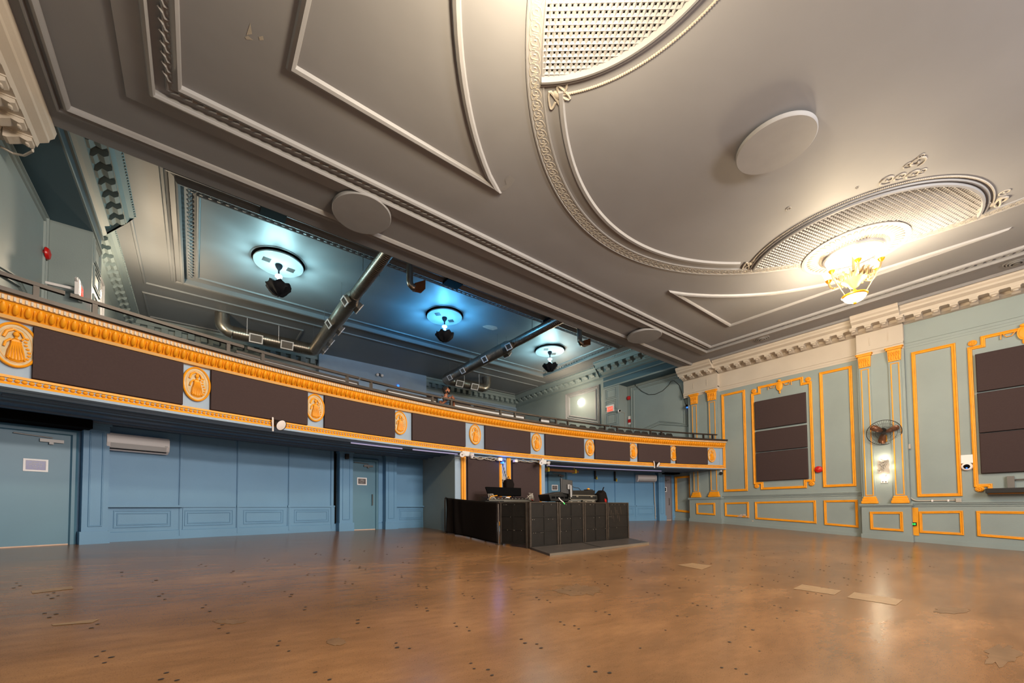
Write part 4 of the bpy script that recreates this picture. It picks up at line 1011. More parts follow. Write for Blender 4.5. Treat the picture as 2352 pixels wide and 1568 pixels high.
# pendant lamps with round reflectors
PEND = [(.317, 2.19, 'pendant lamp with dark bowl and round reflector, leftmost of three', (.50, .93, 1.0), 80), (1.257, 2.19, 'pendant lamp with dark bowl under the blue lit disc, middle of three', (.10, .50, 1.0), 110), (2.198, 2.20, 'pendant lamp with dark bowl at the right, smallest looking of three', (.50, .92, 1.0), 76)]
for i, (x, y, lb, colr, pw) in enumerate(PEND):
    o = V((x*S, y*S, zz(ZB2))); root = thing('pendant_lamp', lb, 'pendant lamp', o, 'pendant lamps over the balcony')
    f2 = Fr(o, (1, 0, 0), (0, 1, 0), (0, 0, 1)); g = lambda u: zz(u)-o.z
    mb = MB(); mb.lathe(o, [(.86, .0), (.87, -.012), (.83, -.02), (.83, -.004)], 56, cap=False); mb.build('recess_rim', 'ceil2', root)
    mb = MB(); mb.lathe(o, [(.84, -.006), (.001, -.007)], 56, cap=False); mb.build('recess', 'void', root)
    mb = MB(); mb.lathe(o, [(.76, g(1.227)), (.78, g(1.222)), (.77, g(1.219)), (.001, g(1.219))], 64, cap=False); disc = mb.build('reflector_disc', 'disc', root, smooth=True)
    rot = (.1, .75, .9)[i]
    for s_ in (-1, 1):
        c2 = V((o.x+s_*.40*cos(.25), o.y+s_*.40*sin(-.25)*-1, zz(1.219))); ca, sa = cos(rot), sin(rot)
        f3 = Fr(c2, (ca, sa, 0), (-sa, ca, 0), (0, 0, -1)); mb = MB(); mb.box(f3, -.12, .12, -.12, .12, .0, .012); mb.build('vent', 'grey', disc)
    mb = MB(); mb.lathe(o, [(.11, g(1.219)), (.12, g(1.214)), (.10, g(1.205)), (.05, g(1.195)), (.03, g(1.19)), (.025, g(1.14))], 20); mb.build('stem', 'bronze', root, smooth=True)
    mb = MB(); mb.lathe(o, [(.03, g(1.172)), (.11, g(1.165)), (.12, g(1.158)), (.05, g(1.150)), (.04, g(1.146)), (.07, g(1.140)), (.055, g(1.130)), (.07, g(1.122)), (.04, g(1.112))], 16); mb.build('glass_finial', 'pendw', root, smooth=True)
    mb = MB(); seg = 28; prof = [(.30, 1.118), (.385, 1.117), (.40, 1.110), (.36, 1.098), (.29, 1.085), (.20, 1.073), (.10, 1.066), (.04, 1.062), (.001, 1.056)]
    vs = []; fs = []
    for r, z in prof:
        for k in range(seg):
            t = 2*PI*k/seg; q = r*(1+.07*sin(8*t+z*300)+.03*sin(19*t)); vs.append((o.x+q*cos(t), o.y+q*sin(t), zz(z)+.03*sin(7*t)*(r > .05)))
    for a in range(len(prof)-1):
        for k in range(seg): b = (k+1) % seg; fs.append((a*seg+k, a*seg+b, (a+1)*seg+b, (a+1)*seg+k))
    mb.add(vs, fs); mb.build('bowl', 'bronze', root, smooth=True)
    for k in range(4):
        t = 2*PI*k/4; lamp('pendant_light', 'POINT', o+V((.30*cos(t), .30*sin(t), g(1.135))), pw/4, colr, .06)
    for k in range(8):
        t = 2*PI*k/8+.2; q_ = o+V((.45*cos(t), .45*sin(t), g(1.120))); lamp('pendant_uplight', 'SPOT', q_, pw*2.0, colr, .08, None, q_+V((cos(t), sin(t), .58)), 1.45).data.spot_blend = 1.

# spiral ducts
def duct(label, X, Y0, Y1, side, xend, zc, r0=.20, r1=.285, regs=(), hregs=()):
    root = thing('ventilation_duct', label, 'duct', V((X*S, Y1*S, zz(zc))), 'large spiral ducts over the balcony')
    def ribbed(mb, p0, p1, r, step=.09):
        p0, p1 = V(p0), V(p1); L = (p1-p0).length; d = (p1-p0).normalized(); n = int(L/step)
        f2 = Fr(p0, d.orthogonal().normalized(), d.cross(d.orthogonal().normalized()), d); prof = []
        for i in range(n): prof += [(r, i*L/n), (r, (i+.8)*L/n), (r+.006, (i+.86)*L/n), (r+.006, (i+.94)*L/n)]
        prof.append((r, L)); mb.lathe(p0, prof, 24, axis=f2)
    ym = Y0+(Y1-Y0)*.36; z = zz(zc)
    mb = MB(); ribbed(mb, (X*S, Y0*S, z), (X*S, ym*S, z), r0); mb.build('front_section', 'duct', root, smooth=True)
    mb = MB(); f2 = Fr((X*S, ym*S, z), (1, 0, 0), (0, 0, 1), (0, 1, 0)); mb.lathe(f2.o, [(r0+.01, -.12), (r0+.015, 0), (r1+.01, .28), (r1+.01, .4)], 24, axis=f2); mb.build('reducer', 'steel', root, smooth=True)
    mb = MB(); ribbed(mb, (X*S, ym*S+.35, z), (X*S, Y1*S-.25, z), r1); mb.build('main_section', 'duct', root, smooth=True)
    mb = MB(); pts = [V((X*S, Y1*S-.3, z))]+[V((X*S+side*.3*(1-cos(t)), Y1*S-.3+.3*sin(t), z)) for t in (.4, .8, 1.2, PI/2)]; mb.tube(pts, r1+.004, 24); mb.build('elbow', 'duct', root, smooth=True)
    mb = MB(); ribbed(mb, (X*S+side*.3, Y1*S, z), (xend*S, Y1*S, z), r1); mb.build('cross_section', 'duct', root, smooth=True)
    mb = MB(); q = V((xend*S, Y1*S, z)); pts = [q+V((side*.38*sin(t), 0, .38*(1-cos(t)))) for t in (0, .4, .8, 1.2, PI/2)]+[q+V((side*.38, 0, .75))]; mb.tube(pts, r1, 24); mb.build('riser', 'steel', root, smooth=True)
    def register(c, fr, w=.36, h=.26):
        mb = MB(); mb.box(fr, -w/2, w/2, -h/2, h/2, -.14, 0); b = mb.build('register_box', 'duct', root)
        mb = MB(); mb.mold(fr, rect(-w/2-.02, w/2+.02, -h/2-.02, h/2+.02), [(0, 0), (0, .03), (.045, .03), (.045, 0)]); mb.build('register_frame', 'white', b)
        mb = MB()
        for k in range(6): mb.box(fr, -w/2, w/2, -h/2+h*k/6, -h/2+h*(k+.5)/6, .002, .012)
        mb.build('register_grille', 'grey', b)
    for y, sd in regs:
        d = V((sd*.82, 0, -.57)); fr = Fr(V((X*S, y*S, z))+d*(r1+.10), V((0, 1 if sd < 0 else -1, 0))*-1*sd*sd, V((0, 0, 0)), d); fr.a = V((0, -sd*1.0, 0)); fr.b = d.cross(fr.a); register(None, fr)
    for x in hregs:
        d = V((0, -.9, -.45)).normalized(); fr = Fr(V((x*S, Y1*S, z))+d*(r1+.05), (1, 0, 0), (0, 0, 0), d); fr.b = d.cross(fr.a); register(None, fr, .50, .34)
    for y in (Y0+.25, ym+.1, ym+.45, Y1-.15):
        for s_ in (-1, 1):
            mb = MB(); mb.tube([V((X*S+s_*(r1*.98), y*S, z)), V((X*S+s_*(r1*.98), y*S, zz(ZB2)))], .008, 5); mb.build('hanger', 'grey', root)
    mb = MB()
    for x in hregs: mb.tube([V((x*S+side*.35, Y1*S-r1, z)), V((x*S+side*.35, Y1*S-r1, zz(ZB2)))], .012, 5)
    mb.build('rear_hangers', 'white', root)
duct('long spiral duct at left, turning left under the rear balcony ceiling', .662, 1.60, 2.985, -1, .175, 1.13, regs=((2.12, -1), (2.44, -1), (2.16, 1), (2.50, 1), (2.72, 1), (2.88, 1)), hregs=(.30, .48))
duct('long spiral duct at right, turning right above the standing person', 1.735, 1.60, 3.02, 1, 2.13, 1.13, regs=((2.08, -1), (2.36, -1), (2.66, -1), (2.86, -1), (2.2, 1)), hregs=(1.86, 2.02))
def stub(px, py, xu, label):
    o = V((xu*S, 1.72*S, 0)); root = thing('duct_outlet', label, 'duct outlet', V((o.x, o.y, zz(ZB2))), 'short drop duct outlets behind the main beam')
    zl = onY(px, py, 1.72).z; r = .11
    mb = MB(); mb.tube([V((o.x, o.y, zz(ZB2))), V((o.x, o.y, zl+.12)), V((o.x+.02, o.y, zl+.03)), V((o.x+.10, o.y, zl-.03)), V((o.x+.18, o.y, zl-.02))], r, 18); mb.build('pipe', 'steel', root, smooth=True)
    mb = MB(); a = V((o.x+.14, o.y, zl-.02)); vs = []
    for (dx, w_, h_) in ((0, .10, .10), (.30, .17, .15)):
        for (yy, z_) in ((-w_, -h_), (w_, -h_), (w_, h_), (-w_, h_)): vs.append((a.x+dx, a.y+yy-dx*.3, a.z+z_+dx*.25))
    mb.add(vs, [(0, 1, 5, 4), (1, 2, 6, 5), (2, 3, 7, 6), (3, 0, 4, 7)]); ob = mb.build('hood', 'wood', root); so = ob.modifiers.new('t', 'SOLIDIFY'); so.thickness = .01
stub(922, 648, .80, 'short duct outlet hanging just right of the left spiral duct'); stub(1332, 786, 1.99, 'short duct outlet hanging near the right pendant lamp')

# ------------------------------------------------------------------ panelled rear wall under the balcony
def zR(px, py, R=None): return hitR(px, py, R or RW).z
def th_(px): return thp(px, RW, 1150)
trimB = struct(MB().arc(TL, TR_, [(RW-.03, zz(-.2)), (RW-.03, zz(-.062)), (RW+.02, zz(-.055)), (RW+.02, zz(-.2))], 48), 'baseboard_back', 'blue')
def bk(mb, name, m='blue'): return struct(mb, name, m, parent=trimB)
def strip(p0, p1, z0, z1, d, name, m='blue', d0=0.):
    return bk(MB().arc(th_(p0), th_(p1), [(RW-d, z0), (RW-d, z1), (RW+.01-d0, z1), (RW+.01-d0, z0)], 8), name, m)
ZW = zR(300, 1159.5)
def wains(p0, p1, q0, q1, ledge=.05):
    """one wainscot bay: rail, lower panel moulding"""
    strip(p0, p1, ZW-.05, ZW, ledge, 'wainscot_rail'); strip(p0, p1, zz(-.07), ZW-.05, .02, 'wainscot_board')
    t0, t1 = th_(q0), th_(q1); fr = fA((t0+t1)/2, RW-.02, 0); w_ = (t1-t0)*RW/2
    for e in (0, .055):
        bk(MB().mold(fr, rect(-w_+e, w_-e, zz(-.052)+.03+e, ZW-.13-e), [(-.014, 0), (-.006, .016), (.006, .016), (.014, 0)]), 'panel_moulding')
def stile(px, w=.06, z0=-.08, d=.03):
    t = th_(px); fr = fA(t, RW, 0); mb = MB(); mb.box(fr, -w/2, w/2, zz(z0), ZS, 0, d); mb.box(fr, -w/2+.012, w/2-.012, zz(z0), ZS, d, d+.012); bk(mb, 'stile')
def pil(p0, p1, d=.22):
    t0, t1 = th_(p0), th_(p1); tc = (t0+t1)/2; fr = fA(tc, RW, 0); w_ = (t1-t0)*RW/2
    mb = MB(); mb.box(fr, -w_, w_, zz(-.15), ZS, 0, d); mb.box(fr, -w_-.03, w_+.03, zz(-.15), zz(-.055), 0, d+.04); mb.box(fr, -w_-.03, w_+.03, ZS-.06, ZS, 0, d+.03)
    bk(mb, 'pilaster_block')
    bk(MB().mold(fr, rect(-w_+.10, w_-.10, zz(-.04), ZS-.2), [(-.014, d), (-.006, d+.016), (.006, d+.016), (.014, d)]), 'panel_moulding')
pil(182, 242); pil(773, 803); pil(879, 904); pil(1507, 1521)
wains(243, 418, 262, 392, .12); wains(420, 541, 425, 534); wains(543, 658, 560, 650); wains(660, 768, 676, 754); wains(904, 974, 917, 970, .1)
for px in (414, 546, 664): stile(px)
stile(762, .09)
for px in (1366.3, 1413, 1458.7): stile(px, .05)
wains(1310, 1366, 1318, 1360); wains(1367, 1412, 1372, 1408); wains(1414, 1458, 1418, 1454); wains(1460, 1505, 1464, 1500)
mb = MB(); mb.box(fA(th_(769), RW, 0), -.05, .05, zz(-.15), ZS, 0, .004); bk(mb, 'shadow_gap', 'void')
# doors
def door(n, p0, p1, ytop, ybot, m, sign, sg_lab, frame_right=True, header=None, handle=None, closer=None, pw=.11):
    t0, t1 = th_(p0), th_(p1); fr = fA((t0+t1)/2, RW, 0); w_ = (t1-t0)*RW/2; pm = (p0+p1)/2
    zt = zR(p1, ytop); zb = fz(*P2((t0+t1)/2, RW-.1, 0).xy)
    mb = MB(); mb.box(fr, -w_, w_, zb+.02, zt, .0, .05); d = struct(mb, 'door_%d' % n, m)
    mb = MB(); mb.mold(fr, [(w_+pw, zb), (w_+pw, zt+pw), (-w_-pw, zt+pw), (-w_-pw, zb)], [(0, 0), (0, .07), (.04, .10), (pw-.02, .10), (pw, .05)], closed=False); struct(mb, 'door_frame', m, parent=d)
    mb = MB(); mb.box(fr, w_-.42, w_-.10, zt-.17, zt-.11, .05, .10); mb.box(fr, w_-.30, w_-.24, zt-.21, zt-.17, .05, .11); struct(mb, 'door_closer', 'grey', parent=d)
    mb = MB(); mb.tube([fr.p(w_-.25, zt-.08, .07), fr.p(w_-.75, zt-.05, .09)], .012, 5); struct(mb, 'closer_arm', 'grey', parent=d)
    if handle:
        mb = MB(); mb.tube([fr.p(w_-.12, zb+.80, .05), fr.p(w_-.12, zb+.80, .11), fr.p(w_-.12, zb+1.15, .11), fr.p(w_-.12, zb+1.15, .05)], .014, 6); struct(mb, 'pull_handle', 'grey', parent=d)
    if header:
        mb = MB(); mb.box(fr, -w_-.2, w_+.22, zt+.13, ZS-.01, 0, .5); struct(mb, 'header_box', 'void', parent=d)
    mb = MB(); mb.box(fr, -w_, w_, zb-.01, zb+.02, .0, .06); struct(mb, 'threshold', 'bare', parent=d)
    sx0, sx1, sy0, sy1, face = sign
    a, b = hitR(sx0, sy0, RW-.05), hitR(sx1, sy1, RW-.05); (x0, z1), (x1, z0) = fr.uv(a), fr.uv(b)
    root = thing('door_sign', sg_lab, 'sign', fr.p((x0+x1)/2, (z0+z1)/2, .05), 'framed signs on the blue wall doors')
    mb = MB(); mb.mold(fr, rect(x0, x1, z0, z1), [(0, .05), (0, .065), (.03, .065), (.035, .058)]); mb.build('frame', 'white', root)
    mb = MB(); mb.box(fr, x0+.02, x1-.02, z0+.02, z1-.02, .051, .058); pnl = mb.build('face', face, root)
    mb = MB(); cy = (z0+z1)/2; cx = (x0+x1)/2
    for k, (dz, hw) in enumerate(((.055, .05), (.02, .085), (-.015, .08), (-.05, .04))):
        for j in range(9):
            if random.random() < .75: xx = cx-hw+2*hw*j/9; mb.box(fr, xx, xx+hw*.16, cy+dz-.006, cy+dz+.006, .058, .060)
    mb.build('print', 'signtext', pnl)
    return d, fr, w_, zt, zb
door(1, -60, 157, 1001, 1250, 'doorblue', (53, 110, 1052, 1084, 'reflect'), 'white framed sign reflecting purple light on the far left door', header=True)
door(2, 806, 860, 1062, 1217, 'doorblue', (820, 842, 1096, 1114, 'signgrey'), 'grey sign in white frame on blue door between two pilasters', handle=True)
door(3, 1262, 1298, 1086, 1200, 'doorblue', (1267, 1281, 1113, 1126, 'signgrey'), 'grey sign in white frame on door behind the monitor')
door(4, 1522, 1539, 1096, 1191, 'doorgrey', (1521, 1531, 1118, 1129, 'void'), 'black sign in white frame on the grey door', header=True, handle=True, pw=.07)
# gilded panel of the side wall under the balcony
fr = R0
q = [fr.uv(onX(px, py, XR)) for px, py in ((1551, 1087), (1588, 1085), (1589, 1178), (1552, 1174))]
tag(MB().mold(fr, [(q[3][0], q[3][1]), (q[2][0], q[2][1]), (q[2][0], zz(.235)), (q[3][0], zz(.235))], [(o, h) for o, h in GP]).build('gilded_frame', 'gold'), 'gold wall frame in the shade under the balcony by the grey door', 'wall frame', 'gold moulding frames on the right wall')

# air conditioners
def aircon(p0, p1, y0, y1, label):
    t0, t1 = thp(p0, RW-.24, 1100), thp(p1, RW-.24, 1100); tc = (t0+t1)/2; fr = fA(tc, RW, 0); w_ = min((t1-t0)*(RW-.24)/2, .62)
    zt = zR((p0+p1)/2, y0, RW-.2); h = .36
    root = thing('air_conditioner', label, 'air conditioner', fr.p(0, zt-h, 0), 'white wall air conditioners under the balcony')
    prof = [(0.03, zt), (.20, zt), (.245, zt-.05), (.25, zt-.2), (.22, zt-.30), (.12, zt-h), (.03, zt-h)]
    f2 = Fr(fr.p(-w_, 0, 0), fr.n, fr.b, fr.a); mb = MB(); mb.prism(f2, prof, 0, 2*w_); mb.build('body', 'white', root, bevel=.012)
    f3 = Fr(fr.p(0, 0, 0), fr.a, fr.b, fr.n)
    mb = MB(); vs = [fr.p(-w_*.88, zt-.215, .258), fr.p(w_*.88, zt-.215, .258), fr.p(w_*.88, zt-.31, .222), fr.p(-w_*.88, zt-.31, .222)]; mb.add(vs, [(0, 1, 2, 3)]); ob = mb.build('louvre', 'offwhite', root); so = ob.modifiers.new('t', 'SOLIDIFY'); so.thickness = .012
    mb = MB(); mb.add([fr.p(-w_*.9, zt-.318, .214), fr.p(w_*.9, zt-.318, .214), fr.p(w_*.9, zt-.335, .19), fr.p(-w_*.9, zt-.335, .19)], [(0, 1, 2, 3)]); mb.build('outlet_slot', 'void', root)
    mb = MB(); mb.box(fr, w_*.82, w_*.92, zt-.20, zt-.185, .248, .254); mb.build('display', 'grey', root)
aircon(243, 389, 1000, 1040, 'white air conditioner on blue wall at left, beside the far left door')
aircon(1466, 1509, 1090, 1104, 'white air conditioner on blue wall near the grey door at right')
t = th_(1501); fr = fA(t, RW, 0); tag(MB().tube([fr.p(0, zz(.20), .06), fr.p(.02, zz(.06), .06), fr.p(.05, zz(0), .06), fr.p(.05, zz(-.08), .06)], .022, 8).build('drain_pipe', 'cable', smooth=True), 'thin pale drain pipe below the right air conditioner', 'pipe')

# the booth block projecting from the rear wall, with two dark panels
YV = 1.573; xv0, xv1 = .955*S, 1.522*S; FV = fY(YV)
mb = MB(); mb.box(FV, xv0, xv1, zz(-.3), ZS+.05, -.34*S, 0); ves = struct(mb, 'trim_7', 'bluelight')
mb = MB(); mb.box(FV, xv0-.004, xv0+.02, zz(-.3), ZS, -.34*S, -.02); struct(mb, 'side_face', 'wall', parent=ves)
def vx(px): return onY(px, 1100, YV).x
for (a, b, lb) in ((1071, 1143, 'left'), (1174, 1235, 'right')):
    mb = MB(); mb.box(FV, vx(a), vx(b), zz(-.06), ZS-.10, .0, .10); tag(mb.build('acoustic_panel', 'panel'), 'tall brown sound panel behind the black booth, '+lb+' of two', 'acoustic panel', 'tall sound panels behind the booth')
for a, b, m in ((1058, 1067, 'gold'), (1143.5, 1149.5, 'gold'), (1163, 1170, 'gold'), (1235.5, 1240, 'gold')):
    mb = MB(); x0, x1 = vx(a), vx(b); mb.box(FV, x0, x1, zz(-.08), ZS-.04, 0, .06); mb.box(FV, x0+(x1-x0)*.4, x1, zz(-.08), ZS-.04, .06, .085); struct(mb, 'gilt_strip', m, parent=ves)
# fittings under the balcony lip
ZL = zf(1.0)
def atv(px, py, h=.12): p = onY(px, py, YV-.02); return p
def small(name, px, py, w_, h_, d_, m, label, cat, Y=YV-.03):
    p = onY(px, py, Y); mb = MB(); mb.box(Fr(p, (1, 0, 0), (0, 0, 1), (0, -1, 0)), -w_/2, w_/2, -h_/2, h_/2, -d_/2, d_/2); return tag(mb.build(name, m, bevel=.008), label, cat)
small('junction_box', 1147, 1055, .17, .10, .12, 'white', 'white box under balcony lip left of the blue light', 'electrical box')
small('junction_box', 1183.5, 1058.5, .13, .09, .12, 'white', 'white box under balcony lip right of the blue light', 'electrical box')
def twin_lamp(px, py, label, flip=1):
    p = onY(px, py, YV-.06); root = thing('emergency_light', label, 'emergency light', p)
    f2 = Fr(p, (1, 0, 0), (0, 0, 1), (0, -1, 0)); mb = MB(); mb.box(f2, -.10, .18, -.09, .07, -.06, .06); mb.build('battery_box', 'offwhite', root, bevel=.02)
    mb = MB(); mb.box(f2, -.02, .06, .05, ZS-p.z, -.03, .03); mb.build('mount', 'offwhite', root)
    for s_ in (-1, 1):
        c2 = f2.p(.04+s_*.17, -.05, .1); ax = V((s_*.5, -.8, -.35)).normalized(); a = ax.orthogonal().normalized(); f3 = Fr(c2, a, ax.cross(a), ax)
        mb = MB(); mb.lathe(c2, [(.03, -.06), (.075, 0), (.08, .05)], 16, axis=f3); hd = mb.build('lamp_head', 'white', root, smooth=True)
        mb = MB(); mb.lathe(c2, [(.07, .045), (.001, .052)], 16, axis=f3, cap=False); mb.build('lens', 'steel', hd)
twin_lamp(1066, 1041, 'twin headed white safety light left above the tall brown panels'); twin_lamp(1245, 1060, 'twin headed white safety light right above the tall brown panels')
p = onY(1156, 1060, YV-.02); bl = thing('blue_light', 'small blue light fixture over the gap between tall brown panels', 'light', p)
f2 = Fr(p, (1, 0, 0), (0, 0, 1), (0, -1, 0)); mb = MB(); mb.box(f2, -.10, .07, -.02, .06, -.05, .05); mb.build('housing', 'black', bl)
mb = MB(); mb.box(f2, -.08, -.01, -.06, -.02, -.05, .06); mb.build('lens', 'blueled', bl); lamp('blue_lamp', 'POINT', f2.p(0, .0, .16), 5, (.08, .25, 1), .04)
mb = MB()
for k in range(5): z0 = onY(1153+2.2*k, 1075+8*k, YV).z; x0 = vx(1152+2.0*k); mb.tube([FV.p(x0, z0+.4, .03), FV.p(x0+.05, z0+.1, .07), FV.p(x0-.03, z0-.1, .05), FV.p(x0+.02, z0-.35, .03)], .012, 5)
for k in range(3): x0 = vx(1151+4*k); mb.box(FV, x0-.03, x0+.04, onY(1155, 1098+6*k, YV).z-.05, onY(1155, 1092+6*k, YV).z+.05, .01, .07)
tag(mb.build('hanging_plugs', 'cable'), 'bunch of cables and plugs hanging between the two tall brown panels', 'cables')
mb = MB(); a, b = vx(1075), vx(1143)
for k in range(3): mb.tube([FV.p(a+(b-a)*i/14, ZS-.05-.10*abs(sin(PI*(i/14*(1.5+.5*k)+k*.37)))-.02*k, .16) for i in range(15)], .011, 5)
tag(mb.build('cable_bundle', 'cable'), 'pale cables slung under the balcony lip over the left tall panel', 'cables')
mb = MB(); a, b = vx(1178), vx(1236)
for k in range(2): mb.tube([FV.p(a+(b-a)*i/14, ZS-.05-.09*abs(sin(PI*(i/14*(1.5+.5*k)+k*.4))), .16) for i in range(15)], .011, 5)
tag(mb.build('cable_bundle', 'cable'), 'pale cables slung under the balcony lip over the right tall panel', 'cables')
# bag hanging in front of the strip
p = onY(1168, 1111, 1.554); f2 = Fr(p, (1, 0, 0), (0, 0, 1), (0, -1, 0)); bag = thing('hanging_bag', 'black bag hanging by a strap above the black screen', 'bag', p)
mb = MB(); mb.prism(f2, [(-.16, -.25), (.15, -.25), (.20, -.02), (.13, .15), (-.02, .17), (-.17, .12)], -.10, .10, .03); mb.build('body', 'cloth', bag, bevel=.03)
mb = MB(); mb.tube([f2.p(-.06, .14, 0), f2.p(-.01, .26, 0), f2.p(.06, .14, 0)], .012, 5); mb.build('strap', 'cloth', bag)
mb = MB(); mb.tube([f2.p(.03, -.16, .11), f2.p(.06, -.145, .115), f2.p(.09, -.15, .11)], .010, 5); mb.build('badge', 'brass', bag)
# lights clamped to the balcony lip
def par(px, py, label):
    t = thp(px, RB-.1, py); fr = fA(t, RB-.14, hitR(px, py, RB-.14).z); root = thing('spot_lamp', label, 'spotlight', fr.o)
    ax = (fr.n*.8-V((0, 0, .45))+fr.a*.3).normalized(); a = ax.orthogonal().normalized(); f3 = Fr(fr.p(.04, 0, .08), a, ax.cross(a), ax)
    mb = MB(); mb.lathe(f3.o, [(.02, -.14), (.05, -.13), (.065, -.06), (.12, .05), (.125, .07)], 18, axis=f3, cap=False); hd = mb.build('housing', 'black', root, smooth=True)
    mb = MB(); mb.lathe(f3.o, [(.115, .06), (.06, .07), (.001, .072)], 18, axis=f3, cap=False); mb.build('lens', 'white', hd, smooth=True)
    mb = MB(); mb.tube([fr.p(-.07, .14, .0), fr.p(-.09, .0, .06), fr.p(-.08, -.17, .04)], .018, 6); mb.build('clamp_arm', 'white', root)
par(632, 974, 'black spot lamp clipped to the balcony lip at left'); par(1503, 1066, 'black spot lamp clipped to the balcony lip at right')
p = onX(1655, 1082, XR-.02); f2 = Fr(p, (0, -1, 0), (0, 0, 1), (-1, 0, 0)); root = thing('spot_lamp', 'small spot lamp under the balcony end at the right wall', 'spotlight', p)
mb = MB(); mb.box(f2, -.05, .05, -.02, .06, -.06, .04); mb.build('base', 'white', root)
ax = V((-.5, -.6, -.5)).normalized(); a = ax.orthogonal().normalized(); f3 = Fr(f2.p(.02, -.09, .05), a, ax.cross(a), ax); mb = MB(); mb.lathe(f3.o, [(.03, -.08), (.07, .03), (.075, .06)], 14, axis=f3); mb.build('housing', 'black', root, smooth=True)
# lilac light strips in the soffit edge
def tube_light(pts, label, pw=0):
    P = [onZ(px, py, (ZS-.05-CZ)/S) for px, py in pts]; mb = MB(); mb.tube([p+V((0, 0, -.0)) for p in P], .016, 8)
    return tag(mb.build('light_strip', 'led'), label, 'light strip', 'lilac light strips under the balcony')
tube_light([(806, 1016.5), (865, 1023.5), (924, 1030)], 'lilac light strip under balcony, leftmost of the three')
tube_light([(948, 1032), (1000, 1037.5), (1051, 1042.5)], 'lilac light strip under balcony left of the twin headed light')
tube_light([(1256, 1068.5), (1350, 1074), (1440, 1078.5), (1519, 1081.5)], 'long lilac light strip under balcony right of the booth')
# small things on the blue wall
def sm(name, px, py, w_, h_, d_, m, label, cat, R=None):
    R = R or RW; p = hitR(px, py, R-d_/2); fr = fA(theta(p), R, 0); mb = MB(); mb.box(fr, -w_/2, w_/2, p.z-h_/2, p.z+h_/2, 0, d_); return tag(mb.build(name, m, bevel=.006), label, cat)
o = sm('alarm_sounder', 797, 1048, .10, .16, .10, 'black', 'small black and yellow device on pilaster left of the blue door', 'alarm device', RW-.22)
for px, py, lb in ((1367, 1090, 'left'), (1412.5, 1095, 'right')):
    p = hitR(px, py, RW-.06); fr = fA(theta(p), RW-.04, p.z); root = thing('wall_hook', 'black hook with yellow tag on the blue wall, '+lb+' of two', 'hook', fr.o, 'black hooks with yellow tags')
    mb = MB(); mb.box(fr, -.04, .03, -.20, .28, 0, .05); mb.build('bar', 'black', root)
    mb = MB(); mb.prism(fr, [(.05, -.22), (.13, -.22), (.10, -.05)], .0, .04); mb.build('yellow_tag', 'yellow', root)
p0, p1 = onY(1246, 1079, 1.70), onY(1326, 1082, 1.70); zb_ = (p0.z+p1.z)/2
root = thing('hanging_plank', 'brown plank hung by two yellow straps under the balcony', 'plank', p0)
mb = MB(); mb.box(fY(1.70), p0.x, p1.x, zb_-.05, zb_+.05, -.08, .08); mb.build('board', 'wood', root)
for px in (1257, 1319):
    x = onY(px, 1080, 1.70).x; mb = MB(); mb.box(fY(1.70), x-.03, x+.03, zb_-.08, zb_+.09, -.10, .10); mb.box(fY(1.70), x-.012, x+.012, zb_+.09, ZS, -.01, .01); mb.build('strap', 'yellow', root)

# ------------------------------------------------------------------ black barricade booth on the floor
PA, PBx, PCx, PDx = onF(1217, 1260), onF(1444, 1237.5), onF(1145, 1250), onF(1022, 1223)
def onLine(px, P, Q):
    r = ray(px, 1200); d = Q-P; den = r.x*d.y-r.y*d.x; s_ = (P.y*r.x-P.x*r.y)/-den if False else (r.y*P.x-r.x*P.y)/(r.x*d.y-r.y*d.x)
    q = P+d*s_; return V((q.x, q.y, fz(q.x, q.y)))
HB = 1.06
def top_of(px, py, P):
    r = ray(px, py); t = math.hypot(P.x, P.y)/math.hypot(r.x, r.y); return CZ+r.z*t
ZT = (top_of(1219, 1153, PA)+top_of(1446, 1153, PBx))/2
def barricade(P, Q, label, rows=3, cols=2, streak=False, tilt=0.):
    d = V((Q.x-P.x, Q.y-P.y, 0)); L = d.length; d.normalize(); n = V((d.y, -d.x, 0))
    if n.dot(V((-P.x, -P.y, 0))) < 0: n = -n
    fr = Fr(V((P.x, P.y, 0)), d, (0, 0, 1), n); za = min(fz(P.x, P.y), fz(Q.x, Q.y)); zb = max(fz(P.x, P.y), fz(Q.x, Q.y)); z1 = ZT
    root = thing('barricade_panel', label, 'barricade', (P+Q)/2, 'black barricade panels of the booth')
    mb = MB(); mb.box(fr, .02, L-.02, zb+.05, z1-.02, -.02, .0); mb.build('face_sheet', 'bar', root)
    for x in (.0, L-.05):
        mb = MB(); mb.box(fr, x, x+.05, (za if x == 0 else za)-.0, z1, -.05, .025); mb.build('post', 'baredge', root, bevel=.006)
    mb = MB(); mb.box(fr, 0, L, z1-.03, z1, -.09, .02); mb.build('top_cap', 'baredge', root)
    mb = MB(); mb.box(fr, .05, L-.05, zb+.03, zb+.07, -.05, .03); mb.build('bottom_rail', 'bar', root)
    mb = MB()
    for k in range(1, rows): z = zb+.06+(z1-zb-.08)*k/rows; mb.box(fr, .06, L-.06, z-.012, z+.012, 0, .014)
    for k in range(1, cols): x = L*k/cols; mb.box(fr, x-.02, x+.02, zb+.06, z1-.04, 0, .012)
    mb.build('ribs', 'bar', root)
    mb = MB()
    for k in range(10): mb.ball(fr.p(random.uniform(.06, L-.06), random.choice([zb+.4, z1-.07, zb+.75]), .012), .010, .010, .006, 6, 4, fr)
    mb.build('rivets', 'alu', root)
    if streak:
        mb = MB()
        for k in range(7): x = .1+.1*k; z = z1-.15-.1*(k % 3); mb.add([fr.p(x, z, .004), fr.p(x+.03, z+.02, .004), fr.p(x+.07, z-.25, .004), fr.p(x+.05, z-.27, .004)], [(0, 1, 2, 3)])
        mb.build('reflection_streaks', 'baredge', root)  # reflections on the panel drawn as pale strips
    return root
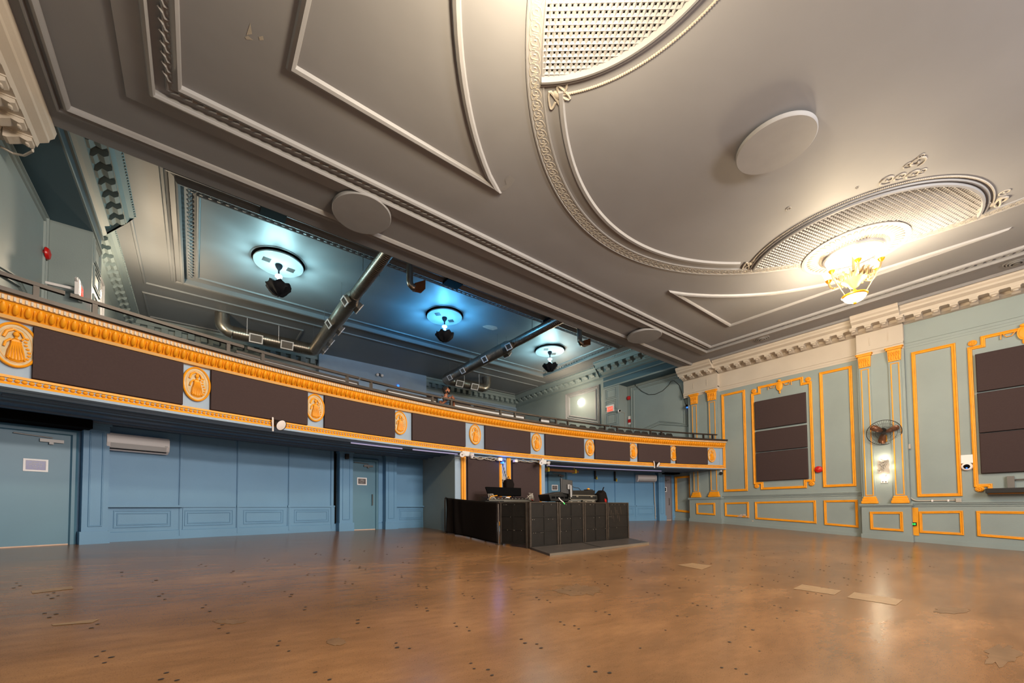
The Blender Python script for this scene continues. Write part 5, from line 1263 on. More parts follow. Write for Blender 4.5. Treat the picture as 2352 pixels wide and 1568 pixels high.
x1, x2, x3 = onLine(1283, PA, PBx), onLine(1341, PA, PBx), onLine(1394, PA, PBx)
gap = (PBx-PA).normalized()*.015
barricade(PA, x1-gap, 'black barricade panel at front, next to the left corner post')
barricade(x1+gap, x2-gap, 'black barricade panel at front, second from the left corner')
barricade(x2+gap, x3-gap, 'black barricade panel at front, third from the left corner')
barricade(x3+gap, PBx, 'black barricade panel with pale streaks at the right end of the front', cols=1, streak=True)
pc2 = PCx+(PA-PCx)*.06; pa2 = PCx+(PA-PCx)*.94
barricade(pc2, pa2, 'black barricade panel on the left side between curtain and corner', cols=2)
sd = V((-.10, .94, 0)); 
for q in (1.0, 2.0):
    e0 = PBx+sd*(q-1)*1.05+sd*.05; e1 = PBx+sd*q*1.05
    barricade(e0, e1, 'black barricade panel on the far right side, '+('front' if q == 1 else 'rear')+' one')
# curtain
d = (PDx-PCx); L = math.hypot(d.x, d.y); d = V((d.x, d.y, 0)).normalized(); n = V((d.y, -d.x, 0)); n = n if n.dot(V((-PCx.x, -PCx.y, 0))) > 0 else -n
root = thing('curtain_screen', 'black cloth screen on pipe posts at the left side of booth', 'screen', (PCx+PDx)/2)
zA_, zD_ = top_of(1140, 1153, PCx), top_of(1029, 1142, PDx)
nx_, nz_ = 44, 18; vs = []; fs = []
for i in range(nx_+1):
    u = i/nx_; b = PCx+d*(L*u*.985); zt = zA_+(zD_-zA_)*u; zb = fz(b.x, b.y)+.03+.12*max(0, u-.8)
    for j in range(nz_+1):
        v_ = j/nz_; fold = .03*sin(u*9+v_*2)*(1-v_)**.5 + .22*max(0, u-.6)*sin((u-.6)*44+(1-v_)*7*(1-u))*(1.15-v_*.6)
        x = b+n*(fold+.02)-d*(.10*(u > .9)*(1-v_)*0); vs.append((x.x, x.y, zb+(zt-zb)*v_-.04*sin(PI*u)*v_*.6))
for i in range(nx_):
    for j in range(nz_): a = i*(nz_+1)+j; fs.append((a, a+1, a+nz_+2, a+nz_+1))
ob = MB().add(vs, fs).build('cloth', 'cloth', root, smooth=True); so = ob.modifiers.new('t', 'SOLIDIFY'); so.thickness = .01
for P, z in ((PDx, zD_), (PCx, zA_)):
    mb = MB(); mb.tube([V((P.x, P.y, fz(P.x, P.y))), V((P.x, P.y, z-.12)), V((P.x, P.y, z-.04))-d*.02*(P is PDx), V((P.x, P.y, z))-d*.06], .022, 8); mb.build('post', 'baredge', root, smooth=True)
    mb = MB(); mb.lathe(V((P.x, P.y, fz(P.x, P.y))), [(.09, 0), (.09, .012), (.02, .02)], 14); mb.build('foot', 'baredge', root)
mb = MB(); mb.tube([V((PCx.x, PCx.y, zA_-.03)), V((PDx.x, PDx.y, zD_-.03))], .018, 6); mb.build('top_bar', 'black', root)
# tread plate in front
q = [onF(1219, 1261), onF(1262, 1276), onF(1490, 1248.5), onF(1447, 1239)]
mb = MB(); lo = [V((p.x, p.y, fz(p.x, p.y)-.01)) for p in q]; hi = [V((p.x, p.y, fz(p.x, p.y)+.05)) for p in q]
mb.add(lo+hi, [(4, 5, 6, 7), (0, 1, 5, 4), (1, 2, 6, 5), (2, 3, 7, 6), (3, 0, 4, 7), (0, 3, 2, 1)])
root = thing('tread_plate', 'flat grey metal platform on the floor in front of booth', 'platform', (q[0]+q[2])/2); mb.build('deck', 'plate', root)
mb = MB(); ed = (hi[2]-hi[1]); en = V((ed.y, -ed.x, 0)).normalized()
mb.add([hi[1]+en*.012-V((0, 0, .055)), hi[2]+en*.012-V((0, 0, .055)), hi[2]+en*.012+V((0, 0, .004)), hi[1]+en*.012+V((0, 0, .004)), hi[2]-en*.02+V((0, 0, .004)), hi[1]-en*.02+V((0, 0, .004))], [(0, 1, 2, 3), (3, 2, 4, 5)]); mb.build('edge_trim', 'alu', root)
mb = MB(); m0 = hi[0]+(hi[3]-hi[0])*.46; m1 = hi[1]+(hi[2]-hi[1])*.46
mb.tube([m0+V((0, 0, .003)), m1+V((0, 0, .003))], .006, 4); mb.build('seam', 'black', root)
# tables and gear inside; YE is the plane of the gear
YE = 1.43; FE = fY(YE)
def ex(px, py=1150): return onY(px, py, YE)
def table(pxa, pxb, ztop, label, y0=-.15, y1=.75):
    x0, x1 = ex(pxa).x, ex(pxb).x; root = thing('equipment_table', label, 'table', V(((x0+x1)/2, YE*S, ztop)))
    mb = MB(); mb.box(FE, x0, x1, ztop-.04, ztop, y0*-1, -y1); mb.build('top', 'case', root)
    for x in (x0+.05, x1-.05):
        for h in (-y0-.05, -y1+.05):
            P = FE.p(x, 0, h); mb = MB(); mb.box(FE, x-.02, x+.02, fz(P.x, P.y), ztop-.04, h-.02, h+.02); mb.build('leg', 'black', root)
    return root
zt1 = ex(1170, 1150.5).z
table(1108, 1222, zt1, 'black table holding the screen and console at left in the booth')
def gear(name, label, cat, px, py): return thing(name, label, cat, ex(px, py))
# left console with hooded screen
root = gear('lighting_console', 'low dark console with pale front edge below the black screen', 'console', 1165, 1150)
x0, x1 = ex(1120).x, ex(1214).x; z0 = zt1
mb = MB(); mb.prism(Fr(FE.p(x0, 0, 0), FE.n, FE.b, FE.a), [(.12, z0), (.12, z0+.06), (-.35, z0+.15), (-.5, z0+.15), (-.5, z0)], 0, x1-x0); mb.build('body', 'case', root, bevel=.01)
mb = MB(); mb.box(FE, x0-.05, x1+.05, z0+.005, z0+.035, .12, .15); mb.box(FE, x0+.5, x1-.1, z0-.02, z0+.0, .14, .17); mb.build('front_edge', 'alu', root)
mb = MB()
for k in range(12): x = x0+(x1-x0)*(k+.5)/12; mb.box(FE, x-.03, x+.03, z0+.07, z0+.09, .08, .10)
mb.build('buttons', 'alu', root)
mb = MB(); mb.box(FE, (x0+x1)/2-.15, (x0+x1)/2, z0+.10, z0+.13, .02, .05); mb.build('label_plate', 'white', root)
root = gear('hooded_screen', 'wide black screen tilted back above the left console', 'screen', 1165, 1140)
a_, b_, c_, d_ = ex(1121, 1142), ex(1185, 1139), ex(1207, 1123.5), ex(1127, 1122)
mb = MB(); xa, xb = ex(1121).x, ex(1196).x; za, zb = ex(1160, 1139).z, ex(1160, 1122).z; xc, xd = ex(1125).x, ex(1207).x
mb.add([V((xa, YE*S, za)), V((xb, YE*S, za)), V((xd, YE*S+.25, zb+.03)), V((xc, YE*S+.25, zb+.03))], [(0, 1, 2, 3)]); ob = mb.build('shell', 'void', root); so = ob.modifiers.new('t', 'SOLIDIFY'); so.thickness = .04
mb = MB(); mb.add([V((xb-.02, YE*S-.03, za)), V((xd, YE*S+.22, zb+.03)), V((xd-.28, YE*S+.215, zb+.02))], [(0, 1, 2)]); mb.build('side_flap', 'bar', root)
for x in (xa+.2, xb-.2):
    mb = MB(); mb.tube([V((x, YE*S+.05, zt1)), V((x, YE*S+.05, za+.05))], .02, 6); mb.build('leg', 'black', root)
root = gear('cable_tangle', 'tangle of cables and plugs at the right end of the left console', 'cables', 1212, 1145); mb = MB(); mr = MB()
c0 = ex(1213, 1150)
for k in range(9): mb.tube([V((c0.x+random.uniform(-.14, .14), YE*S-random.uniform(0, .2), zt1+random.uniform(.02, .28))) for _ in range(4)], .013, 5)
mr.box(FE, c0.x+.02, c0.x+.08, zt1+.01, zt1+.06, .1, .15); mb.build('cables', 'cable', root); mr.build('plug', 'red', root)
root = gear('cable_tangle', 'orange and white cables at left end of the left console', 'cables', 1120, 1145); mb = MB(); c0 = ex(1120, 1150)
for k in range(6): mb.tube([V((c0.x+random.uniform(-.05, .3), YE*S-random.uniform(0, .15), zt1+random.uniform(.02, .22))) for _ in range(4)], .012, 5)
mb.build('cables', 'cable', root); mb = MB(); mb.tube([V((c0.x, YE*S-.1, zt1+.03)), V((c0.x+.05, YE*S-.1, zt1+.14)), V((c0.x+.3, YE*S-.1, zt1+.17))], .014, 5); mb.build('orange_cable', 'gold', root)
# right side: road case, tray, mixer, monitor, backpack
YE = 1.27; FE = fY(YE); zt2 = ex(1335, 1154.5).z
table(1256, 1392, zt2, 'black table holding the road case and monitor in the booth', -.2, .7)
def rcase(pxa, pxb, ya, yb, label, dep=.55):
    x0, x1 = ex(pxa).x, ex(pxb).x; z1, z0 = ex((pxa+pxb)/2, ya).z, ex((pxa+pxb)/2, yb).z
    root = thing('road_case', label, 'road case', V(((x0+x1)/2, YE*S, z0)))
    mb = MB(); mb.box(FE, x0+.01, x1-.01, z0+.01, z1-.01, -dep, .0); mb.build('body', 'case', root)
    mb = MB(); t = .03
    for (xa, xb, za, zb) in ((x0, x1, z0, z0+t), (x0, x1, z1-t, z1), (x0, x0+t, z0, z1), (x1-t, x1, z0, z1)): mb.box(FE, xa, xb, za, zb, -.03, .012)
    mb.build('edging', 'alu', root)
    for f_ in (.24, .76):
        mb = MB(); x = x0+(x1-x0)*f_; mb.box(FE, x-.05, x+.05, z1-.07, z1-.015, .012, .025); mb.build('latch', 'alu', root)
    return root, x0, x1, z0, z1
_, cx0, cx1, cz0, cz1 = rcase(1309, 1372, 1136.5, 1148.5, 'flat black road case with silver edges in the booth')
for a, b, w_ in ((1304, 1334.5, 'left'), (1337, 1368, 'right')): rcase(a, b, 1149, 1154.5, 'lower black case with silver edges under the road case, '+w_+' one')
root = gear('mixing_desk', 'grey black mixing desk with empty side bays left of the road case', 'console', 1285, 1145)
x0, x1 = ex(1263).x, ex(1308).x; z0 = ex(1285, 1150.5).z; z1 = ex(1285, 1137).z; z2 = ex(1285, 1127).z
mb = MB(); f2 = Fr(FE.p(0, 0, 0), FE.a, FE.b, FE.n); mb.prism(f2, [(x0+.05, z0), (x1, z0), (x1, z2), (x0+(x1-x0)*.7, z2-.02), (x0-.03, z1+.02), (x0-.02, z1-.03)], -.5, 0); mb.build('body', 'case', root, bevel=.01)
mb = MB()
for k in range(4): xa = x0+.08+(x1-x0-.1)*k/4; mb.box(FE, xa, xa+(x1-x0)*.17, z0+.08, z1-.04, 0, .004)
mb.build('side_bays', 'void', root)
root = gear('control_surface', 'dark control surface on the road case behind the monitor', 'console', 1340, 1130)
x0, x1 = ex(1309).x, ex(1369).x; z0, z1 = cz1, ex(1340, 1126).z
mb = MB(); mb.prism(f2, [(x0, z0), (x1, z0), (x1+.02, z1+.02), (x0, z1-.01)], -.4, -.05); mb.build('body', 'bar', root, bevel=.01)
mb = MB(); c0 = ex(1362, 1123); mb.box(FE, c0.x-.12, c0.x+.12, z1, z1+.05, -.3, -.1); mb.build('box', 'case', root); mb = MB(); mb.ball(V((c0.x, YE*S+.2, z1+.06)), .06, .05, .04, 10, 6); mb.build('orange_light', 'gold', root)
mb = MB(); a0 = ex(1318, 1126); mb.tube([V((a0.x, YE*S+.2, z1-.01)), V((a0.x+.15, YE*S+.2, z1+.13)), V((a0.x+.28, YE*S+.2, z1+.10)), V((a0.x+.45, YE*S+.2, z1+.09)), V((a0.x+.6, YE*S+.2, z1-.01))], .010, 5); mb.build('cable', 'black', root)
root = gear('monitor', 'black monitor seen from the back on a grey stand in the booth', 'monitor', 1300, 1115)
c0 = ex(1301, 1117); fm = Fr(V((c0.x, YE*S-.05, c0.z)), V((.94, -.30, -.12)).normalized(), V((.06, .08, 1)).normalized(), V((0, 0, 0))); fm.n = fm.a.cross(fm.b); 
mb = MB(); mb.box(fm, -.19, .19, -.24, .22, -.04, .0); mb.build('shell', 'bar', root, bevel=.012); mb = MB(); mb.box(fm, -.23, -.185, -.24, .24, -.07, -.01); mb.build('bezel', 'case', root)
mb = MB(); mb.box(fm, -.02, .08, -.09, .06, .0, .04); mb.build('mount_plate', 'grey', root)
mb = MB(); mb.box(fm, .05, .11, -.34, .04, .03, .07); mb.tube([fm.p(.08, -.31, .04), V((c0.x+.15, YE*S+.1, cz1))], .03, 8); mb.build('arm', 'grey', root)
root = gear('backpack', 'black backpack with small red mark at the right of the road case', 'backpack', 1383, 1140)
c0 = ex(1381, 1141); f3 = Fr(V((c0.x, YE*S, c0.z)), (1, 0, 0), (0, 0, 1), (0, -1, 0)); mb = MB()
mb.prism(f3, [(-.22, -.26), (.20, -.26), (.22, -.08), (.12, .16), (.0, .24), (-.12, .14), (-.24, .10)], -.14, .14, .05); mb.build('body', 'cloth', root, bevel=.04)
mb = MB(); mb.tube([f3.p(.06, .18, 0), f3.p(.09, .30, .02), f3.p(.12, .34, .02)], .02, 6); mb.build('strap', 'cloth', root)
mb = MB()
for s_ in (0, .05): mb.box(f3, .0+s_, .035+s_, -.16-s_*.5, -.06-s_*.5, .14, .15)
mb.build('red_mark', 'red', root)
p = onLine(1290, PA, PBx); zt = ZT
root = thing('clip_cable', 'white cable clip with bright green tip over the front barricade', 'cable', V((p.x, p.y, zt)))
mb = MB(); mb.tube([V((p.x-.02, p.y+.08, zt+.12)), V((p.x-.01, p.y, zt+.04)), V((p.x+.02, p.y-.06, zt-.01))], .015, 6); mb.build('clip', 'white', root); mb = MB(); mb.tube([V((p.x+.02, p.y-.06, zt-.01)), V((p.x+.05, p.y-.08, zt-.06))], .012, 6); mb.build('green_tip', 'green', root)

# ------------------------------------------------------------------ seats and low walls on the balcony
def deckz(R): q = R-(RB+.02); k = 0 if q < .7 else 1+int((q-.7)/1.3); return (.345+.043*k)*S+CZ
RS = RB+.95
proto = None
SE = [1270, 1292, 1316, 1338, 1361, 1382, 1403, 1425, 1444, 1463, 1480, 1501, 1519, 1536]
NTH = ['first', 'second', 'third', 'fourth', 'fifth', 'sixth', 'seventh', 'eighth', 'ninth', 'tenth', 'eleventh', 'twelfth', 'thirteenth', 'fourteenth', 'fifteenth']
for i, px in enumerate(SE):
    t = thp(px, RS, 990); z = deckz(RS); o = P2(t, RS, z); lb = 'dark theatre seat behind the balcony railing, %s from the left' % NTH[i]
    zt = hitR(px, 968.6+.126*(px-1270), RS).z
    if proto is None:
        root = thing('theatre_seat', lb, 'seat', o, 'theatre seats behind the balcony railing'); proto = root; pz0 = zt-z
        f = fA(t, RS, z); h = pz0
        mb = MB(); mb.prism(Fr(f.p(0, 0, -.02), f.a, f.b, f.n), [(-.21, .42), (.21, .42), (.205, h-.10), (.14, h), (-.14, h), (-.205, h-.10)], 0, .06); mb.build('backrest', 'case', root, bevel=.015)
        mb = MB(); mb.box(f, -.19, .19, .40, .47, .06, .42); mb.build('seat_pan', 'case', root, bevel=.02)
        mb = MB(); mb.box(f, -.06, .06, .0, .42, .02, .10); mb.build('pedestal', 'black', root)
        mb = MB(); mb.ball(f.p(.2, h-.30, .05), .02, .02, .012, 6, 4, f); mb.build('number_plate', 'alu', root)
        th0 = t
    else:
        r = proto.copy(); COL.objects.link(r); r.location = o; r['label'] = lb; r.rotation_euler = (0, 0, -(t-th0))
        for chd in list(proto.children):
            c = chd.copy(); COL.objects.link(c); c.parent = r; c.matrix_parent_inverse = chd.matrix_parent_inverse.copy()
def knee(p0, p1, y0, label):
    R = RB+.80; t0, t1 = thp(p0, R, 930), thp(p1, R, 930); z = deckz(R); pm = (p0+p1)/2; zt = zf(-.075)+.36
    root = thing('low_partition', label, 'partition', P2((t0+t1)/2, R, z), 'low white partitions behind the balcony railing')
    mb = MB(); mb.arc(t0, t1, [(R, z), (R, zt), (R+.06, zt), (R+.06, z)], 10); mb.build('board', 'offwhite', root)
    mb = MB(); mb.arc(t0, t1, [(R-.04, zt), (R-.04, zt+.05), (R+.10, zt+.05), (R+.10, zt)], 10); mb.build('cap', 'rail', root)
    for t in (t0, t1): 
        mb = MB(); f = fA(t, R, 0); mb.box(f, -.02, .02, z, zt, -.06, .02); mb.build('end_post', 'black', root)
knee(540, 822, 0, 'low white partition with dark cap left of centre on balcony'); knee(890, 1038, 0, 'low white partition with dark cap below the standing person'); knee(1042, 1204, 0, 'low white partition with dark cap right of the standing person'); knee(1241, 1262, 0, 'short white partition beside the first theatre seat')
def wallthing(fr, x, z, d): return Fr(fr.p(x, z, d), fr.a, fr.b, fr.n)
# exit signs, bells and cameras on the balcony walls
def exit_sign(f, label, arrow=1):
    root = thing('exit_sign', label, 'exit sign', f.o, 'exit signs above the balcony')
    mb = MB(); mb.box(f, -.24, .24, -.20, .20, 0, .08); mb.build('housing', 'white', root, bevel=.01)
    mb = MB(); mb.prism(f, [(-.24, .10), (-.24, .22), (-.36, .14)], .02, .06); mb.build('arrow_tab', 'white', root)
    mb = MB(); mb.box(f, -.19, .19, -.17, .10, .08, .085); fc = mb.build('lit_face', 'exitred', root)
    cu = bpy.data.curves.new('letters', 'FONT'); cu.body = 'EXIT'; cu.size = .17; cu.align_x = 'CENTER'; cu.align_y = 'CENTER'; cu.extrude = .002; cu.materials.append(M['white'])
    tmp = bpy.data.objects.new('letters', cu); COL.objects.link(tmp); bpy.context.view_layer.update()
    me = bpy.data.meshes.new_from_object(tmp.evaluated_get(bpy.context.evaluated_depsgraph_get())); bpy.data.objects.remove(tmp)
    t = bpy.data.objects.new('letters', me); COL.objects.link(t); mm = Matrix((f.a, f.b, f.n)).transposed().to_4x4(); mm.translation = f.p(0, -.035, .088)
    t.parent = fc; t.matrix_parent_inverse = Matrix.Identity(4); t.matrix_basis = mm
p = onX(1403, 938, XP); exit_sign(Fr(p, (0, -1, 0), (0, 0, 1), (-1, 0, 0)), 'white and red exit sign on the pier at right of balcony')
p = V(((mir(XP)-.06)*S, 2.004*S-.30, zz(.775))); exit_sign(Fr(p, (0, 1, 0), (0, 0, 1), (1, 0, 0)), 'white and red exit sign on the far left pier of balcony')
mb = MB(); mb.box(Fr(p, (0, 1, 0), (0, 0, 1), (1, 0, 0)), -.04, .04, -.03, .03, -.85, 0); mb.build('wall_arm', 'white', [o for o in bpy.data.objects if o.name.startswith('exit_sign')][-1])
def bell2(f, label, r=.12):
    root = thing('alarm_bell', label, 'alarm bell', f.o); mb = MB(); mb.lathe(f.o, [(r*.5, 0), (r*.5, .05)], 14, axis=f); mb.build('back_box', 'red', root)
    mb = MB(); mb.lathe(f.o, [(r, .04), (r, .06), (r*.8, .10), (.001, .13)], 22, axis=f); mb.build('gong', 'red', root, smooth=True)
bell2(Fr(onX(1445, 914, WA), (0, -1, 0), (0, 0, 1), (-1, 0, 0)), 'round red alarm bell right of the right hand balcony pier')
bell2(Fr(onX(100, 580, mir(WA)-.03), (0, 1, 0), (0, 0, 1), (1, 0, 0)), 'round red alarm bell on the far left balcony wall', .14)
f = Fr(onY(1421, 944, 2.004), (1, 0, 0), (0, 0, 1), (0, -1, 0)); root = thing('security_camera', 'small white camera on the right balcony pier beside exit sign', 'camera', f.o)
mb = MB(); mb.lathe(f.o, [(.09, 0), (.09, .05), (.07, .10)], 16, axis=f); mb.build('base', 'white', root, smooth=True); mb = MB(); mb.ball(f.p(-.03, 0, .10), .06, .06, .05, 12, 8, f); mb.build('eye', 'void', root, smooth=True)
mb = MB(); mb.tube([f.p(.05, .0, .02), f.p(.45, -.02, .02), f.p(.52, -.03, .02), f.p(.53, -.4, .02), f.p(.53, -2.2, .02)], .012, 5); mb.build('cable', 'cable', root)
f = Fr(onX(1446, 965, WA), (0, -1, 0), (0, 0, 1), (-1, 0, 0)); root = thing('call_point', 'white and red alarm call point below the right red bell', 'call point', f.o)
mb = MB(); mb.box(f, -.07, .07, .06, .24, 0, .04); mb.box(f, -.07, .07, -.24, -.14, 0, .03); mb.build('white_box', 'white', root); mb = MB(); mb.box(f, -.07, .07, -.13, .05, 0, .06); mb.build('red_box', 'red', root)
f = Fr(onX(100, 716, mir(WA)-.03), (0, 1, 0), (0, 0, 1), (1, 0, 0)); mb = MB(); mb.box(f, -.06, .06, -.12, .12, 0, .06); tag(mb.build('call_point', 'red'), 'red call point low on the far left balcony wall', 'call point')
f = Fr(onX(1585, 933, XR-.012), (0, -1, 0), (0, 0, 1), (-1, 0, 0)); root = thing('security_camera', 'small black camera with blue light at right wall corner', 'camera', f.o)
f.o = V((XR*S-PD, 1.475*S+.06, f.o.z)); mb = MB(); mb.ball(f.p(0, .03, .0), .07, .07, .07, 12, 8, f); mb.build('body', 'void', root, smooth=True); mb = MB(); mb.ball(f.p(.02, -.06, .03), .04, .04, .03, 8, 6, f); mb.build('indicator', 'blueled', root)
P_ = [onX(px, py, WA-.004) for px, py in ((1440, 862), (1453, 870), (1460, 886), (1475, 899), (1490, 906), (1505, 905), (1522, 897), (1535, 885), (1541, 875), (1548, 874), (1560, 884), (1565, 900), (1572, 921), (1580, 942), (1584, 970), (1588, 1000))]
tag(MB().tube(P_, .014, 5).build('slack_cable', 'black', smooth=True), 'thin dark cable drooping across the right balcony wall panel', 'cable')
p = onY(1110, 866, YB-.1)
def ceil_cam(px, py, label):
    p = onY(px, py, YB-.12); root = thing('security_camera', label, 'camera', p); f = Fr(p, (1, 0, 0), (0, 0, 1), (0, -1, 0))
    mb = MB(); mb.box(f, -.05, .05, -.02, .10, -.12*S, .0); mb.build('bracket', 'black', root)
    for s_ in (-1, 1): mb = MB(); mb.ball(f.p(s_*.14, -.02, .05), .09, .09, .09, 12, 8, f); mb.build('lamp_head', 'white', root, smooth=True)
ceil_cam(872, 861, 'twin white lamp heads on the rear wall of balcony centre')
mb = MB(); p = onY(914, 886, YB-.10); mb.ball(p-V((0, .04, 0)), .07, .05, .07, 10, 8); tag(mb.build('indicator_light', 'blueled'), 'small blue light on the rear wall left of the person', 'light')

# ------------------------------------------------------------------ the person at the railing
def person():
    t = thp(1021, RB+.22, 915); R = RB+.22; f = fA(t, R, 0); zd = deckz(R)
    ztop = ZR1                                   # top of rail
    hp = hitR(1023, 896.5, R-.12); f.o = V((P2(t, R, 0).x, P2(t, R, 0).y, 0)); hz_ = hp.z
    root = thing('person', 'person in light blue T-shirt with backpack straps leaning on the balcony railing', 'person', P2(t, R, zd))
    sh = hz_-.235                                  # shoulder height
    def P(x, z, h): return f.p(x, z, h)
    J = {'pel': P(0, zd+.86 if zd+.86 < sh-.45 else sh-.52, -.12), 'wai': P(0, sh-.34, -.08), 'chest': P(0, sh-.12, -.0), 'neck': P(.0, sh+.04, .05), 'headb': P(.012, hz_-.05, .085)}
    J['sl'] = P(-.19, sh-.02, .03); J['sr'] = P(.19, sh-.02, .03); J['el'] = P(-.24, sh-.26, .14); J['er'] = P(.25, sh-.26, .16); J['wl'] = P(-.02, ztop+.06, .36); J['wr'] = P(.10, ztop+.08, .34)
    J['hl'] = P(-.09, J['pel'].z-.04, -.12); J['hr'] = P(.09, J['pel'].z-.04, -.12); J['kl'] = P(-.11, (J['pel'].z+zd)/2, -.04); J['kr'] = P(.11, (J['pel'].z+zd)/2, -.02); J['al'] = P(-.11, zd+.08, -.14); J['ar'] = P(.12, zd+.08, -.10); J['tl'] = P(-.13, zd+.035, .03); J['tr'] = P(.14, zd+.035, .07)
    rad = {'pel': (.15, .11), 'wai': (.145, .10), 'chest': (.17, .115), 'neck': (.06, .06), 'headb': (.055, .055), 'sl': (.075, .075), 'sr': (.075, .075), 'el': (.045, .045), 'er': (.045, .045), 'wl': (.03, .03), 'wr': (.03, .03), 'hl': (.09, .09), 'hr': (.09, .09), 'kl': (.06, .06), 'kr': (.06, .06), 'al': (.042, .042), 'ar': (.042, .042), 'tl': (.035, .035), 'tr': (.035, .035)}
    E_ = [('pel', 'wai'), ('wai', 'chest'), ('chest', 'neck'), ('neck', 'headb'), ('chest', 'sl'), ('chest', 'sr'), ('sl', 'el'), ('el', 'wl'), ('sr', 'er'), ('er', 'wr'), ('pel', 'hl'), ('pel', 'hr'), ('hl', 'kl'), ('hr', 'kr'), ('kl', 'al'), ('kr', 'ar'), ('al', 'tl'), ('ar', 'tr')]
    def skin(name, keys, edges, m, scale=1.0, rootk=None, grow=0.):
        me = bpy.data.meshes.new(name); idx = {k: i for i, k in enumerate(keys)}
        me.from_pydata([tuple(J[k]) for k in keys], [(idx[a], idx[b]) for a, b in edges], []); me.materials.append(M[m])
        o = bpy.data.objects.new(name, me); COL.objects.link(o); o.parent = root; o.matrix_parent_inverse = Matrix.Translation(-root.location)
        sk = o.modifiers.new('skin', 'SKIN'); sk.use_smooth_shade = True; su = o.modifiers.new('sub', 'SUBSURF'); su.levels = 2; su.render_levels = 2
        for k in keys: v = me.skin_vertices[0].data[idx[k]]; v.radius = (rad[k][0]*scale+grow, rad[k][1]*scale+grow); v.use_root = (k == (rootk or keys[0]))
        return o
    body = skin('body', list(J.keys()), E_, 'skin')
    # head with face
    hc = P(.015, hz_+.0, .10); look = (f.n*.75+f.a*.6+V((0, 0, .32))).normalized(); sd_ = V((0, 0, 1)).cross(look).normalized(); up_ = look.cross(sd_)
    hf = Fr(hc, sd_, up_, look); mb = MB(); vs = []; fs = []; R_, S_ = 14, 20
    for i in range(R_+1):
        a = PI*i/R_
        for k in range(S_):
            b = 2*PI*k/S_; x, y, z = sin(a)*cos(b), cos(a), sin(a)*sin(b)
            w_ = .078*(1-.22*max(0, -y)); dd = .098*(1-.12*max(0, -y)); yy = y*.125
            zz_ = z*dd
            if z > .35 and abs(x) < .22 and -.35 < y < .15: zz_ += .022*(1-abs(x)/.22)*(1-abs(y+.12)/.3)
            if z > .35 and .25 < abs(x) < .65 and .02 < y < .3: zz_ -= .008
            vs.append(hf.p(x*w_, yy, zz_))
    for i in range(R_):
        for k in range(S_): q = (k+1) % S_; fs.append((i*S_+k, (i+1)*S_+k, (i+1)*S_+q, i*S_+q))
    mb.add(vs, fs); mb.ball(hf.p(-.079, -.01, -.01), .012, .03, .02, 8, 6, hf); mb.ball(hf.p(.079, -.01, -.01), .012, .03, .02, 8, 6, hf)
    head = mb.build('head', 'skin', body, smooth=True)
    mb = MB()
    for s_ in (-1, 1): mb.ball(hf.p(s_*.03, .018, .085), .012, .007, .008, 8, 5, hf)
    mb.build('eyes', 'void', head)
    mb = MB(); mb.ball(hf.p(0, -.062, .088), .024, .008, .010, 8, 5, hf); mb.build('mouth', 'red' if False else 'terra', head)
    mb = MB(); mb.ball(hf.p(0, .05, -.025), .098, .095, .10, 16, 10, hf); mb.ball(hf.p(0, .0, -.05), .09, .10, .075, 14, 8, hf)
    for k in range(40):
        b = random.uniform(0, 2*PI); a = random.uniform(.0, 1.2); mb.ball(hf.p(.098*sin(a)*cos(b), .05+.095*cos(a), -.025+.10*sin(a)*sin(b)), .02, .02, .02, 6, 4, hf)
    mb.build('hair', 'hair', body, smooth=True)
    mb = MB(); mb.ball(hf.p(0, -.095, .05), .052, .034, .045, 14, 8, hf); mb.ball(hf.p(0, -.045, .094), .026, .007, .008, 8, 5, hf)
    for s_ in (-1, 1): mb.ball(hf.p(s_*.062, -.06, .03), .012, .04, .032, 8, 6, hf)
    mb.build('beard', 'hair', body, smooth=True)
    # T-shirt
    J['ml'] = J['sl'].lerp(J['el'], .62); J['mr'] = J['sr'].lerp(J['er'], .62); rad['ml'] = rad['mr'] = (.062, .062); J['nb'] = P(.0, sh+.0, .04); rad['nb'] = (.095, .075)
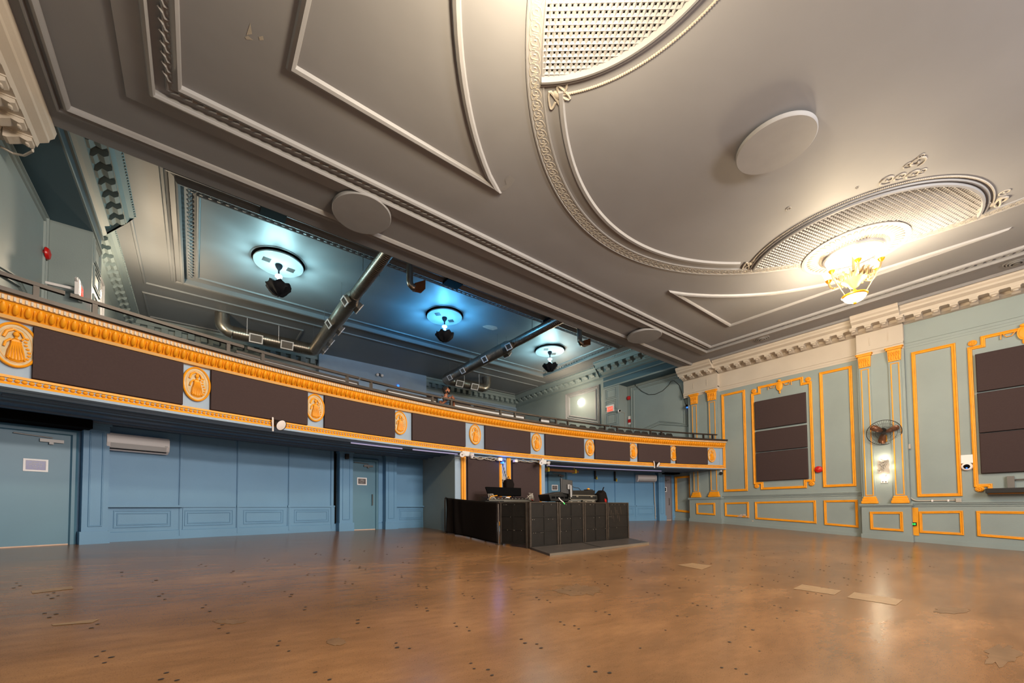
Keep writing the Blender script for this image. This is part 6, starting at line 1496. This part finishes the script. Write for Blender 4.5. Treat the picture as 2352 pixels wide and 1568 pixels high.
    skin('t_shirt', ['pel', 'wai', 'chest', 'nb', 'sl', 'sr', 'ml', 'mr'], [('pel', 'wai'), ('wai', 'chest'), ('chest', 'nb'), ('chest', 'sl'), ('chest', 'sr'), ('sl', 'ml'), ('sr', 'mr')], 'shirt', 1.0, 'pel', .014)
    rad['al'] = rad['ar'] = (.055, .055)
    skin('trousers', ['pel', 'hl', 'hr', 'kl', 'kr', 'al', 'ar'], [('pel', 'hl'), ('pel', 'hr'), ('hl', 'kl'), ('hr', 'kr'), ('kl', 'al'), ('kr', 'ar')], 'black', 1.0, 'pel', .014)
    # backpack straps, lanyard, hands with fingers
    mb = MB()
    for s_ in (-1, 1): mb.tube([P(s_*.13, sh+.02, -.10), P(s_*.125, sh+.06, .04), P(s_*.12, sh-.05, .145), P(s_*.13, sh-.25, .13), P(s_*.14, sh-.35, .02)], .022, 6)
    mb.build('backpack_straps', 'black', body)
    mb = MB(); mb.prism(Fr(P(0, sh-.2, -.16), f.a, f.b, -f.n), rect(-.15, .15, -.22, .22), 0, .14, .04); mb.build('backpack', 'black', body, bevel=.03)
    mb = MB(); mb.tube([P(-.06, sh+.04, .09), P(-.02, sh-.15, .165), P(.0, sh-.22, .165), P(.03, sh-.15, .165), P(.06, sh+.04, .09)], .005, 4); mb.build('lanyard', 'blue', body)
    for k_, s_ in (('wl', 1), ('wr', -1)):
        w0 = J[k_]; d_ = (f.a*s_*.75+f.n*.35-V((0, 0, .25))).normalized(); u_ = V((0, 0, 1)); q_ = d_.cross(u_).normalized(); u_ = q_.cross(d_)
        hf2 = Fr(w0, d_, u_, q_); mb = MB(); mb.ball(hf2.p(.045, 0, 0), .052, .036, .022, 10, 7, hf2)
        for j, ln in enumerate((.062, .072, .068, .052)):
            y = -.027+.018*j; mb.tube([hf2.p(.08, y, 0), hf2.p(.08+ln*.5, y*1.1, -.012), hf2.p(.08+ln*.85, y*1.1, -.032), hf2.p(.08+ln, y, -.05)], .0095, 6, r2=.007)
        mb.tube([hf2.p(.02, .028, 0), hf2.p(.05, .055, -.01), hf2.p(.085, .062, -.02)], .011, 6, r2=.008); mb.build('hand', 'skin', body, smooth=True)
    return zd, hz_
person()
